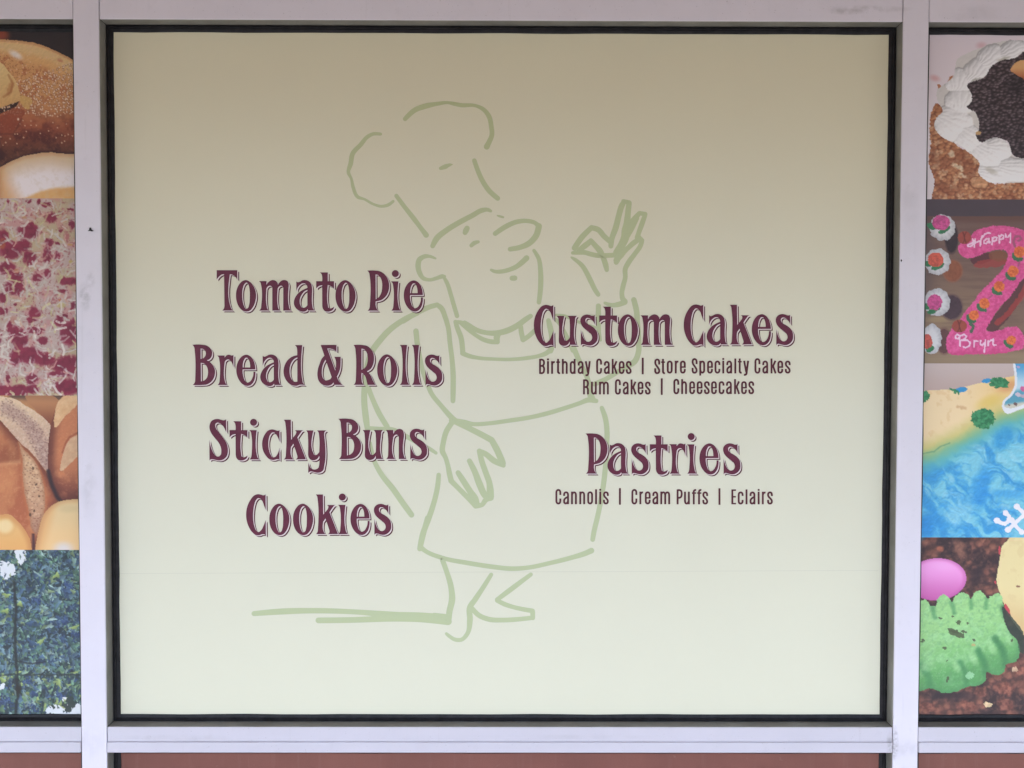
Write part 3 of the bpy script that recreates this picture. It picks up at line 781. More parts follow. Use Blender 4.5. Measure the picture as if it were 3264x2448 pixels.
def worley(x, y, s=0):
    """distance to nearest and second nearest feature point, id of nearest"""
    ix, iy = np.floor(x), np.floor(y)
    d1 = np.full(x.shape, 9.0); d2 = d1.copy(); idd = np.zeros(x.shape)
    for dx in (-1, 0, 1):
        for dy in (-1, 0, 1):
            cx, cy = ix + dx, iy + dy
            px, py = cx + _h(cx, cy, s), cy + _h(cx, cy, s + 7)
            d = np.hypot(px - x, py - y)
            r = _h(cx, cy, s + 13)
            n = d < d1
            d2 = np.where(n, d1, np.minimum(d2, d)); idd = np.where(n, r, idd); d1 = np.minimum(d1, d)
    return d1, d2, idd

class Print:
    """one printed photo: grid in sheet space, painted in the zoom coordinates it was traced in"""
    def __init__(s, xs, zs, ox, oy, sc):
        s.xs, s.zs = xs, zs
        X, Z = np.meshgrid(xs, zs)
        u, v = unsheet(X.ravel(), Z.ravel())
        s.sh = X.shape
        s.u, s.v = u.reshape(s.sh), v.reshape(s.sh)
        s.X, s.Y = (s.u - ox) * sc, (s.v - oy) * sc
        s.sc = sc
        s.col = np.zeros(s.sh + (3,))
        s.lab = np.zeros(s.sh, int)
        s.names = ['printed_sheet']
    def n(s, size, seed=0, o=4): return fbm(s.X / size, s.Y / size, seed, o)
    def warp(s, amp, size, seed):
        if amp == 0: return s.X, s.Y
        return s.X + amp * 2 * (s.n(size, seed, 3) - 0.5), s.Y + amp * 2 * (s.n(size, seed + 51, 3) - 0.5)
    def poly(s, pts, sm=True, amp=0, size=20, seed=1):
        if sm: pts = spline([(p[0], p[1], False) for p in pts], True, 6)
        P = np.array(pts, float)
        x, y = s.warp(amp, size, seed)
        ins = np.zeros(s.sh, bool)
        for (x0, y0), (x1, y1) in zip(P, np.roll(P, -1, 0)):
            if y0 == y1: continue
            c = ((y0 > y) != (y1 > y)) & (x < (x1 - x0) * (y - y0) / (y1 - y0) + x0)
            ins ^= c
        return ins
    def ell(s, cx, cy, rx, ry, rot=0, amp=0, size=20, seed=1):
        x, y = s.warp(amp, size, seed)
        c, q = math.cos(rot), math.sin(rot)
        dx, dy = x - cx, y - cy
        return np.hypot((dx * c + dy * q) / rx, (-dx * q + dy * c) / ry)
    def line(s, pts, amp=0, size=20, seed=1):
        x, y = s.warp(amp, size, seed)
        d = np.full(s.sh, 1e9)
        for (x0, y0), (x1, y1) in zip(pts, pts[1:]):
            L2 = max((x1 - x0)**2 + (y1 - y0)**2, 1e-6)
            t = np.clip(((x - x0) * (x1 - x0) + (y - y0) * (y1 - y0)) / L2, 0, 1)
            d = np.minimum(d, np.hypot(x - x0 - t * (x1 - x0), y - y0 - t * (y1 - y0)))
        return d
    def paint(s, mask, c, a=1.0, name=None):
        mk = np.asarray(mask, float) * a
        mk = np.clip(mk, 0, 1)[..., None]
        c = np.array(c, float)
        s.col = s.col * (1 - mk) + c * mk
        if name:
            if name not in s.names: s.names.append(name)
            s.lab[mk[..., 0] > 0.5] = s.names.index(name)
    def new(s, name): s.names.append(name)
    def blob(s, mask, name):
        """give a mask its own part even when another part has the same name"""
        s.names.append(name); s.lab[mask] = len(s.names) - 1
    def edge(s, pts, amp=0, size=20, seed=1, sm=True):
        """distance to a closed outline"""
        if sm: pts = spline([(q[0], q[1], False) for q in pts], True, 4)
        return s.line(list(pts) + [pts[0]], amp, size, seed)
    def emboss(s, H, mask, k, lx=-.55, ly=-.8, lo=.5, hi=1.4):
        gy, gx = np.gradient(H, s.Y[:, 0], s.X[0])
        f = np.clip(1 + k * (gx * -lx + gy * -ly) * -1, lo, hi)
        m = np.clip(np.asarray(mask, float), 0, 1)
        s.col *= (1 + (f - 1) * m)[..., None]
    def win(s, x, y, r):
        u0 = np.searchsorted(s.X[0], x - r); u1 = np.searchsorted(s.X[0], x + r) + 1
        v0 = np.searchsorted(s.Y[:, 0], y - r); v1 = np.searchsorted(s.Y[:, 0], y + r) + 1
        return slice(v0, v1), slice(u0, u1)
    def strand(s, pts, w, c, a=.95, H=None, h=6.):
        xs_, ys_ = [q[0] for q in pts], [q[1] for q in pts]
        cx, cy = (min(xs_) + max(xs_)) / 2, (min(ys_) + max(ys_)) / 2
        sl = s.win(cx, cy, max(max(xs_) - min(xs_), max(ys_) - min(ys_)) / 2 + w + 6)
        X, Y = s.X[sl], s.Y[sl]
        if X.size == 0: return
        d = np.full(X.shape, 1e9)
        for (x0, y0), (x1, y1) in zip(pts, pts[1:]):
            L2 = max((x1 - x0)**2 + (y1 - y0)**2, 1e-6)
            t = np.clip(((X - x0) * (x1 - x0) + (Y - y0) * (y1 - y0)) / L2, 0, 1)
            d = np.minimum(d, np.hypot(X - x0 - t * (x1 - x0), Y - y0 - t * (y1 - y0)))
        m = np.clip((w / 2 + 1.2 - d) / 2.4, 0, 1)
        mk = (m * a)[..., None]
        s.col[sl] = s.col[sl] * (1 - mk) + np.array(c, float) * mk
        if H is not None:
            H[sl] = np.where(m > .3, np.maximum(H[sl] * .6 + h * np.sqrt(np.clip(1 - (2 * d / w)**2, 0, 1)), H[sl] * (m < .5)), H[sl])

def soft(d, w): return np.clip(1 - d / w, 0, 1)
def sstep(a, b, x):
    t = np.clip((x - a) / (b - a), 0, 1); return t * t * (3 - 2 * t)
def lerp(a, b, t): return np.array(a, float) * (1 - t[..., None]) + np.array(b, float) * t[..., None]

def finish(p, name, label, cat='food photo', group=None):
    c = np.clip(p.col, 0, 255) / 255
    c = np.where(c <= .04045, c / 12.92, ((c + .055) / 1.055)**2.4)
    lum = (c * np.array([.2126, .7152, .0722])).sum(-1, keepdims=True)
    c = np.clip((c * .95 + lum * .05) * .90 + np.array([.003, .003, .006]), 0.004, 0.84)  # small bluish lift stands in for sheen haze over the prints
    root = empty(name, (float(p.xs.mean()), 0, float(p.zs.min())), label, cat, group)
    H, Wd = p.sh
    idx = np.arange(H * Wd).reshape(H, Wd)
    q = np.stack([idx[:-1, :-1], idx[:-1, 1:], idx[1:, 1:], idx[1:, :-1]], -1).reshape(-1, 4)
    # majority label of a cell = label of its first corner
    lab = p.lab[:-1, :-1].reshape(-1)
    X, Z = np.meshgrid(p.xs, p.zs)
    co = np.stack([X, np.zeros_like(X), Z], -1).reshape(-1, 3)
    cc = np.concatenate([c.reshape(-1, 3), np.ones((H * Wd, 1))], 1)
    for k, nm in enumerate(p.names):
        f = q[lab == k]
        if len(f) == 0: continue
        us, inv = np.unique(f, return_inverse=True)
        inv = inv.reshape(f.shape)
        me = bpy.data.meshes.new(nm)
        me.vertices.add(len(us)); me.vertices.foreach_set('co', co[us].ravel().astype(np.float32))
        me.loops.add(inv.size); me.loops.foreach_set('vertex_index', inv.ravel().astype(np.int32))
        me.polygons.add(len(f)); me.polygons.foreach_set('loop_start', np.arange(0, inv.size, 4, dtype=np.int32))
        me.update(calc_edges=True)
        me.validate()
        at = me.attributes.new('print', 'FLOAT_COLOR', 'POINT')
        at.data.foreach_set('color', cc[us].ravel().astype(np.float32))
        link_mesh(nm, me, M_PRINT, root)
    return root

PXW = 1.76 / FOC                                  # one photo pixel on the sheet
def zrow(u, v): return sheet(u, v)[1]
def axes(left, v0, v1, uc, step=2.0):
    """columns fine where the photo shows them, coarse further out; rows between photo rows v0 and v1"""
    d = PXW * step
    if left:
        fine = np.arange(-IN - MW - 0.004, sheet(-14, 1200)[0], -d)
        coarse = np.arange(fine[-1] - 5 * d, -BX + 0.006, -5 * d)
    else:
        fine = np.arange(IN + MW + 0.004, sheet(3278, 1200)[0], d)
        coarse = np.arange(fine[-1] + 5 * d, BX - 0.006, 5 * d)
    xs = np.sort(np.concatenate([fine, coarse, [-BX + 0.006 if left else BX - 0.006]]))
    za, zb = zrow(uc, v0), zrow(uc, v1)
    n = int(round((za - zb) / d))
    return xs, np.linspace(za, zb, n + 1)

TOPV, BOTV = 90, 2290            # sheets run a little under the gasket lip
GL_ = 'printed food photos in the left bay'
GR_ = 'printed food photos in the right bay'

# --- sesame loaf
def print_sesame():
    p = Print(*axes(True, TOPV, 632.2, 100), 0, 0, 2.5925)
    X, Y = p.X, p.Y
    p.col[:] = (38, 31, 33)
    p.paint(1, (52, 44, 44), 0.6 * p.n(120, 3))
    p.paint(sstep(1.25, 0.4, p.ell(0, 280, 90, 60, 0.3)), (140, 66, 44))
    # top edge of the loaf as a curve
    cx = np.array([-1500, -600, -200, 0, 160, 280, 380, 470, 560, 610, 700.])
    top = np.interp(X, cx, [420, 350, 330, 325, 335, 352, 385, 425, 470, 500, 560]) + 8 * (p.n(14, 5) - .5)
    body = Y > top
    t = (Y - top)
    base = lerp((224, 178, 116), (212, 156, 94), np.clip(t / 260, 0, 1))
    dk = sstep(680, 1120, Y + 160 * (p.n(110, 8) - .5) - 0.10 * (X - 300))
    base = base * (1 - dk[..., None]) + lerp((160, 80, 48), (114, 48, 35), sstep(.35, .65, p.n(80, 28))) * dk[..., None]
    dk2 = sstep(980, 1330, Y)
    base = base * (1 - .45 * dk2[..., None])
    p.paint(body, base)
    p.paint(body & (np.abs(t - 6) < 14), (196, 140, 92), 0.7)
    p.paint(body * sstep(8, 40, t) * sstep(130, 60, t + 40 * (p.n(60, 9) - .5)), (219, 184, 128), 0.85)
    p.paint(body * sstep(1.0, 0.1, p.ell(500, 500, 40, 22, .5, 10, 20, 3)), (190, 110, 80), 0.7)
    lo = np.interp(X, cx, [560, 500, 450, 425, 520, 560, 585, 640, 700, 760, 800])
    p.paint(body * sstep(1.1, 0.2, p.ell(130, 455, 85, 42, .55)), (232, 218, 205))
    # crumbly tan zone with seeds
    zone = body * sstep(-30, 40, Y - np.interp(X, cx, [520, 470, 420, 425, 495, 530, 560, 610, 660, 700, 760])) * sstep(900, 760, Y - .02 * X)
    p.paint(zone, (204, 148, 92), 0.75 * (1 - dk))
    p.paint(zone, (170, 92, 54), 0.55 * sstep(.52, .66, p.n(34, 21)))
    d1, d2, ii = worley(X / 17, Y / 17, 5)
    p.paint(zone * (d1 < .26) * (ii > .45), (132, 76, 46), .65)
    d1, d2, ii = worley(X / 19 + .6 * p.n(60, 12), Y / 21, 9)
    sz = sstep(560, 700, Y + .35 * (X - 300)) * sstep(1010, 900, Y + 30 * p.n(60, 4)) * sstep(70, 200, X + .18 * Y - 60)
    seed = body * sstep(.42, .26, d1) * (ii > .34) * (sz > .3)
    p.paint(body * sstep(.6, .45, d1) * (ii > .34) * (sz > .4), (110, 58, 38), .5)
    p.paint(seed, lerp((206, 160, 118), (244, 218, 190), ii), .9)
    d1, d2, ii = worley(X / 30 + .5, Y / 30, 19)
    p.paint(body * (d1 < .2) * (ii > .8) * (Y < 1200), (225, 180, 140), .8)
    # scored ear at the left
    ear = p.poly([(-420, 470), (-100, 480), (10, 520), (70, 590), (130, 670), (160, 760), (170, 825), (110, 852), (0, 892), (-300, 960), (-500, 900)], True, 5, 18, 4)
    p.paint(p.poly([(-300, 930), (0, 880), (165, 826), (140, 870), (60, 915), (-20, 950), (-300, 1010)], True, 5, 16, 6), (52, 28, 24))
    p.paint(ear, lerp((222, 190, 128), (206, 158, 96), np.clip((Y - 560) / 330, 0, 1)))
    p.paint(ear * sstep(1.1, .5, p.ell(85, 730, 28, 85, .3, 14, 20, 7)), (176, 112, 60), .55)
    p.paint(ear * sstep(14, 4, p.line([(30, 800), (90, 760), (105, 690), (70, 620)])), (160, 98, 52), .5)
    p.paint(p.poly([(170, 790), (265, 830), (230, 905), (180, 870)], True, 6, 18, 7), (206, 164, 92), .9)
    rd = p.poly([(0, 960), (130, 890), (210, 920), (170, 1000), (120, 1100), (-60, 1120), (-300, 1150), (-300, 1000)], True, 8, 30, 8)
    p.paint(rd, (142, 64, 38), .75)
    d1, d2, ii = worley(X / 26, Y / 26, 29)
    p.paint((d1 < .3) * (ii > .35) * (p.line([(-300, 985), (0, 915), (130, 870)]) < 22), (222, 186, 150), .9)
    p.paint(sstep(1, .3, p.ell(150, 985, 12, 16)), (236, 214, 190))
    p.paint(sstep(12, 3, p.line([(-200, 1108), (110, 1108), (180, 985)])), (96, 44, 32), .5)
    p.paint(body & (Y > 850), (160, 96, 70), .30 * sstep(.56, .72, p.n(16, 31)))
    hh = 10 * p.n(22, 71) + 7 * p.n(9, 72, 2)
    p.emboss(hh, body, .10, lo=.75, hi=1.22)
    p.blob(body, 'printed_loaf')
    # roll below
    rc = np.interp(X, [-1500, -400, -60, 0, 100, 200, 350, 430, 470, 620, 800], [1560, 1500, 1420, 1382, 1330, 1288, 1262, 1258, 1266, 1276, 1290])
    roll = Y > rc
    e = np.clip((Y - rc) / 200, 0, 1)
    p.paint(roll, lerp((214, 182, 140), (236, 226, 226), sstep(0, 1, e)))
    p.paint(roll * sstep(190, -10, X - 40 + .55 * (1640 - Y) - 20), (214, 152, 86), .8)
    p.paint(roll * sstep(150, 0, np.abs(X - 590)) * sstep(1420, 1300, Y), (220, 196, 158), .5)
    p.paint(roll * sstep(60, 0, X + 12 + .05 * (1640 - Y)), (150, 84, 40), .3)
    orr = sstep(-14, 22, Y - np.interp(X, [100, 210, 330, 450, 615, 900], [1660, 1632, 1578, 1550, 1540, 1540]) + 10 * (p.n(20, 3) - .5))
    p.paint(orr, lerp((214, 158, 88), (226, 178, 112), p.n(50, 6)))
    p.paint(roll * sstep(46, 0, Y - rc), (196, 140, 92), .6)
    p.paint(roll * sstep(.5, .7, p.n(26, 34)), (206, 184, 158), .22)
    p.paint(sstep(26, 2, rc - Y) * (Y < rc), (52, 24, 22), .75)
    p.blob(roll, 'printed_roll')
    finish(p, 'food_photo', 'printed photo of a sesame loaf above a pale roll, topmost in the left bay', group=GL_)

def print_pizza():
    p = Print(*axes(True, 632.2, 1260.6, 100), 0, 620, 2.5525)
    X, Y = p.X, p.Y
    p.col[:] = lerp((150, 34, 64), (122, 28, 54), p.n(60, 2))
    red = [(20, 360, 45, 60), (235, 300, 75, 48), (90, 455, 75, 62), (190, 420, 48, 40), (240, 520, 45, 52), (385, 490, 30, 60), (470, 505, 18, 36), (410, 185, 40, 36),
           (385, 85, 40, 16), (315, 60, 16, 20), (235, 55, 18, 12), (258, 248, 18, 18), (400, 388, 30, 24), (465, 393, 20, 14), (582, 245, 20, 40), (68, 52, 8, 14), (575, 120, 20, 10), (495, 290, 16, 12),
           (560, 705, 66, 28), (505, 785, 36, 14), (390, 642, 24, 30), (305, 680, 40, 24), (120, 760, 66, 55), (140, 672, 46, 40), (20, 840, 22, 32), (55, 600, 60, 42), (600, 905, 24, 30), (118, 893, 16, 10),
           (280, 965, 38, 46), (258, 1020, 30, 18), (480, 1030, 28, 36), (565, 1130, 60, 85), (592, 1070, 28, 48), (172, 1190, 46, 85), (118, 1140, 36, 60), (290, 1108, 60, 24), (345, 1190, 36, 22), (20, 950, 40, 22),
           (250, 1310, 80, 58), (370, 1342, 70, 46), (545, 1390, 100, 66), (128, 1330, 44, 56), (545, 1565, 90, 55), (262, 1500, 38, 36), (60, 1500, 12, 30), (40, 1595, 70, 36), (150, 1592, 80, 36), (262, 1585, 50, 30), (480, 1460, 70, 20), (530, 982, 14, 14), (75, 1070, 20, 40)]
    rnd = random.Random(4)
    for _ in range(170):
        red.append((rnd.uniform(-1400, -40), rnd.uniform(40, 1640), rnd.uniform(15, 60), rnd.uniform(12, 50)))
    dm = np.full(p.sh, 9.0)
    for k, (x, y, rx, ry) in enumerate(red):
        dm = np.minimum(dm, np.hypot((X - x + 34 * (p.n(26, 40) - .5)) / rx, (Y - y + 34 * (p.n(26, 80) - .5)) / ry))
    H = 6 * p.n(16, 9)
    ch = dm + .45 * (p.n(15, 9) - .5) > 1.0
    thick = sstep(.95, 1.5, dm + .3 * (p.n(20, 19) - .5))
    cheese = lerp((186, 172, 156), (208, 200, 184), p.n(46, 5))
    yl = sstep(.48, .66, p.n(170, 15, 2))[..., None]
    cheese = cheese * (1 - .7 * yl) + np.array((190, 183, 128)) * .7 * yl
    pk = sstep(.52, .7, p.n(80, 25, 3))[..., None]
    cheese = cheese * (1 - .6 * pk) + np.array((204, 146, 138)) * .6 * pk
    p.paint(thick, cheese, .86)
    p.paint(thick * sstep(.62, .7, p.n(17, 71, 3)), (150, 70, 76), .6)
    for x, y, rx, ry, c in [(20, 400, 32, 52, (170, 86, 44)), (540, 340, 26, 36, (176, 96, 96)), (520, 215, 24, 14, (186, 126, 76)), (575, 410, 26, 10, (196, 146, 76)), (575, 545, 20, 16, (190, 164, 76)), (487, 858, 13, 12, (186, 102, 50)), (135, 625, 26, 22, (190, 122, 76)), (110, 1020, 30, 40, (186, 130, 112)), (200, 185, 24, 16, (186, 134, 90)), (500, 900, 40, 26, (188, 172, 104))]:
        p.paint(sstep(1.15, .5, p.ell(x, y, rx, ry, 0, 10, 18, 12)), c, .8)
    # shreds of cheese, thin strips melting over each other
    rnd = random.Random(11)
    cx = p.X[0]; cy = p.Y[:, 0]
    for k in range(760):
        left = k >= 440
        x = rnd.uniform(-1300, -20) if left else rnd.uniform(-10, 640)
        y = rnd.uniform(30, 1650)
        a = rnd.uniform(0, math.pi); L = rnd.uniform(22, 58); w = rnd.uniform(9, 19)
        b = a + rnd.uniform(-.9, .9)
        mx, my = x + L * math.cos(a), y + L * math.sin(a)
        dd = dm[min(np.searchsorted(cy, my), len(cy) - 1), min(np.searchsorted(cx, mx), len(cx) - 1)]
        if dd < .85 and rnd.random() < .86: continue
        pts = [(x, y), (mx, my), (mx + .7 * L * math.cos(b), my + .7 * L * math.sin(b))]
        v = rnd.uniform(-22, 10); q = rnd.random()
        c = (204 + v, 195 + v, 182 + v) if q < .72 else ((200 + v, 192 + v, 140 + v) if q < .88 else (204 + v, 158 + v, 140 + v))
        if y > 1000: c = tuple(t + 12 for t in c)
        p.strand(pts, w, c, rnd.uniform(.35, .9), H, rnd.uniform(3, 6))
    H = H + 3 * p.n(9, 91, 2)
    p.emboss(H, np.ones(p.sh), .11, lo=.76, hi=1.14)
    p.paint(sstep(.5, .3, p.n(30, 37, 2)) * (dm < .8), (106, 20, 46), .5)
    p.blob(ch, 'printed_cheese')
    finish(p, 'food_photo', 'printed photo of tomato pie with shredded cheese over red sauce', group=GL_)

def print_rolls():
    p = Print(*axes(True, 1260.6, 1752.8, 100), 0, 1230, 3.0175)
    X, Y = p.X, p.Y
    p.col[:] = lerp((172, 108, 64), (206, 150, 92), sstep(500, 100, Y + .6 * (X - 300) * 0))
    p.paint(1, (150, 92, 56), .5 * p.n(60, 3))
    p.paint(sstep(60, 0, Y - 92 - .04 * (X - 60)) * sstep(60, 120, X), (92, 66, 52), .9)
    p.paint(p.poly([(240, 100), (560, 130), (520, 400), (480, 372), (390, 280)], True, 6, 30, 3), lerp((190, 130, 82), (128, 66, 42), sstep(120, 380, Y)), .8)
    # floury split of the loaf behind
    A_ = p.poly([(-900, 60), (0, 100), (120, 118), (250, 190), (400, 290), (482, 372), (468, 600), (462, 840), (400, 765), (320, 660), (180, 530), (90, 430), (0, 330), (-900, 100)], True, 6, 30, 2)
    p.paint(A_, lerp((226, 196, 158), (204, 168, 140), sstep(150, 500, Y)))
    mid = sstep(95, 20, p.line([(60, 210), (200, 300), (320, 420), (420, 620), (440, 760)]) + 40 * (p.n(60, 6) - .5))
    p.paint(A_ * mid, (172, 136, 122), .75)
    d1, d2, ii = worley(X / 26, Y / 20, 3)
    p.paint(A_ * (d1 < .36) * (ii > .35) * (mid > .1), (134, 98, 88), .6)
    p.paint(A_ * sstep(.55, .68, p.n(16, 9, 3)), (224, 200, 176), .4)
    p.emboss(14 * p.n(20, 67) + 8 * p.n(9, 68, 2), A_, .11, lo=.72, hi=1.2)
    p.blob(A_, 'printed_loaf')
    # left roll
    Lr = p.poly([(-900, 100), (0, 328), (90, 432), (180, 532), (300, 650), (400, 770), (470, 880), (520, 990), (560, 1092), (500, 1200), (420, 1400), (330, 1580), (-900, 1600)], True)
    lc = lerp((200, 126, 76), (178, 98, 58), sstep(250, 620, Y - .3 * X))
    p.paint(Lr, lc)
    p.paint(Lr * sstep(.45, .7, p.n(110, 12)), (204, 136, 82), .55)
    p.paint(Lr * sstep(30, 6, p.line([(-300, 180), (0, 335), (90, 436), (180, 536), (300, 655), (400, 772), (480, 900), (545, 1060)])), (140, 66, 38), .7)
    p.paint(Lr * sstep(220, 20, p.line([(0, 690), (170, 720)]) + 60 * (p.n(50, 7) - .5)) * (Y < 740), (140, 76, 44), .6)
    p.paint(Lr * sstep(40, 0, np.abs(Y - 760 + .16 * X)) * (X < 200), (216, 158, 106), .55)
    p.paint(Lr * sstep(.6, .72, p.n(20, 16)), (222, 160, 110), .25)
    p.paint(Lr * sstep(500, 640, X + 0 * Y), (90, 44, 36), .5)
    eL = p.edge([(-900, 100), (0, 328), (90, 432), (180, 532), (300, 650), (400, 770), (470, 880), (520, 990), (560, 1092), (500, 1200), (420, 1400), (330, 1580), (-900, 1600)])
    p.paint(Lr * sstep(110, 5, eL), (104, 50, 34), .62)
    p.paint(Lr * sstep(1.2, .2, p.ell(40, 900, 150, 190, .2)), (220, 148, 92), .6)
    p.emboss(12 * p.n(40, 61) + 6 * p.n(12, 62, 3), Lr, .07, lo=.8, hi=1.18)
    p.blob(Lr, 'printed_roll')
    C_ = p.poly([(185, 545), (205, 580), (280, 660), (340, 730), (385, 830), (420, 950), (432, 1080), (430, 1190), (390, 1320), (345, 1430), (318, 1400), (280, 1220), (240, 1050), (218, 860), (212, 700)], True, 4, 24, 4)
    p.paint(C_, lerp((206, 164, 122), (196, 148, 112), sstep(700, 1300, Y)))
    p.paint(C_ * sstep(.52, .68, p.n(22, 13)), (226, 190, 152), .5)
    d1, d2, ii = worley(X / 30, Y / 24, 31)
    p.paint(C_ * (d1 < .3) * (ii > .5), (140, 94, 70), .6)
    p.paint(C_ * sstep(200, 0, 1400 - Y), (150, 96, 80), .5)
    eC = p.edge([(185, 545), (205, 580), (280, 660), (340, 730), (385, 830), (420, 950), (432, 1080), (430, 1190), (390, 1320), (345, 1430), (318, 1400), (280, 1220), (240, 1050), (218, 860), (212, 700)])
    p.paint(C_ * sstep(34, 2, eC), (168, 112, 74), .6)
    p.paint((~C_) * Lr * sstep(30, 2, eC), (196, 118, 68), .5)
    p.emboss(16 * p.n(22, 63) + 8 * p.n(9, 64, 2), C_, .10, lo=.74, hi=1.2)
    for x, y, r in ((317, 795, 13), (347, 950, 10), (376, 1060, 9), (290, 1240, 14), (330, 1200, 10)):
        p.paint(p.ell(x, y, r, r * 1.3, 0, 5, 9, 3) < 1, (92, 62, 44), .85)
    # right roll
    Rr = p.poly([(1000, 92), (600, 92), (540, 200), (512, 300), (490, 380), (474, 470), (462, 640), (462, 800), (480, 900), (520, 1010), (560, 1092), (640, 1110), (745, 1092), (1000, 1092)], True)
    p.paint(Rr, lerp((200, 122, 76), (120, 60, 42), sstep(700, 1100, Y + .1 * (600 - X))))
    p.paint(Rr * sstep(70, 0, X - 470 - .0 * Y), (110, 58, 40), .5)
    p.paint(Rr * sstep(.48, .7, p.n(70, 22)), (206, 130, 80), .45)
    T1 = p.poly([(1000, 60), (745, 90), (610, 95), (560, 150), (535, 220), (518, 330), (520, 398), (545, 398), (620, 300), (745, 180), (1000, 60)], False, 4, 20, 5)
    p.paint(T1, lerp((238, 202, 152), (214, 160, 106), p.n(40, 8)))
    T2 = p.poly([(1000, 380), (745, 472), (680, 506), (640, 555), (612, 630), (588, 730), (572, 812), (598, 822), (660, 760), (745, 682), (1000, 560)], False, 4, 20, 6)
    p.paint(T2, lerp((224, 186, 142), (202, 156, 116), p.n(36, 10)))
    p.paint(sstep(14, 3, p.line([(745, 452), (670, 492), (634, 545), (600, 640)])) * Rr, (150, 74, 44), .7)
    p.paint(sstep(1.1, .3, p.ell(570, 850, 70, 44, .3, 14, 20, 3)) * Rr, (222, 140, 86), .6)
    p.paint(Rr * sstep(.62, .74, p.n(13, 26)), (222, 160, 110), .3)
    eR = p.edge([(1000, 92), (600, 92), (540, 200), (512, 300), (490, 380), (474, 470), (462, 640), (462, 800), (480, 900), (520, 1010), (560, 1092), (640, 1110), (745, 1092), (1000, 1092)])
    p.paint(Rr & ~T1 & ~T2, (92, 42, 32), .68 * sstep(120, 5, eR))
    p.emboss(12 * p.n(30, 65) + 6 * p.n(10, 66, 3), Rr, .08, lo=.78, hi=1.2)
    p.blob(Rr & ~A_, 'printed_roll')
    p.paint(sstep(34, 4, p.line([(462, 820), (500, 960), (556, 1080), (590, 1115)]) + 6 * (p.n(20, 3) - .5)), (48, 30, 32), .9)
    # two pale rolls at the foot
    B1 = p.poly([(335, 1600), (350, 1500), (375, 1380), (415, 1250), (480, 1165), (560, 1118), (650, 1096), (745, 1092), (1000, 1130), (1000, 1600)], True)
    p.paint(B1, lerp((226, 196, 140), (238, 196, 134), sstep(1150, 1500, Y)))
    p.paint(B1 * sstep(120, 0, X - 350 - .28 * (1577 - Y)), (226, 166, 100), .75)
    p.paint(B1 * sstep(1.3, .2, p.ell(610, 1570, 110, 80)), (226, 214, 206))
    p.paint(B1 * sstep(1.2, .3, p.ell(660, 1180, 130, 50)), (206, 180, 128), .5)
    p.paint(B1 * sstep(60, 0, p.edge([(335, 1700), (350, 1500), (375, 1380), (415, 1250), (480, 1165), (560, 1118), (650, 1096), (745, 1092), (1000, 1130), (1000, 1700)])), (196, 140, 84), .55)
    p.blob(B1, 'printed_roll')
    B2 = p.poly([(-900, 1200), (0, 1238), (100, 1240), (160, 1290), (230, 1370), (285, 1470), (308, 1600), (-900, 1600)], True)
    p.paint(B2, lerp((232, 186, 116), (232, 172, 96), sstep(1250, 1570, Y)))
    p.paint(B2 * sstep(1.2, .4, p.ell(50, 1350, 95, 85)), (240, 212, 152), .9)
    p.paint(B2 * sstep(30, 0, np.abs(p.ell(50, 1350, 95, 88) - 1) * 90), (226, 170, 96), .5)
    p.paint(B2 * sstep(70, 0, p.edge([(-900, 1200), (0, 1238), (100, 1240), (160, 1290), (230, 1370), (285, 1470), (308, 1700), (-900, 1700)])), (196, 126, 62), .55)
    p.blob(B2, 'printed_roll')
    p.paint(sstep(24, 2, np.abs(X - 322 - .03 * (Y - 1500))) * (Y > 1420), (70, 36, 40), .85)
    finish(p, 'food_photo', 'printed photo of split crusty rolls with two pale rolls at the bottom', group=GL_)

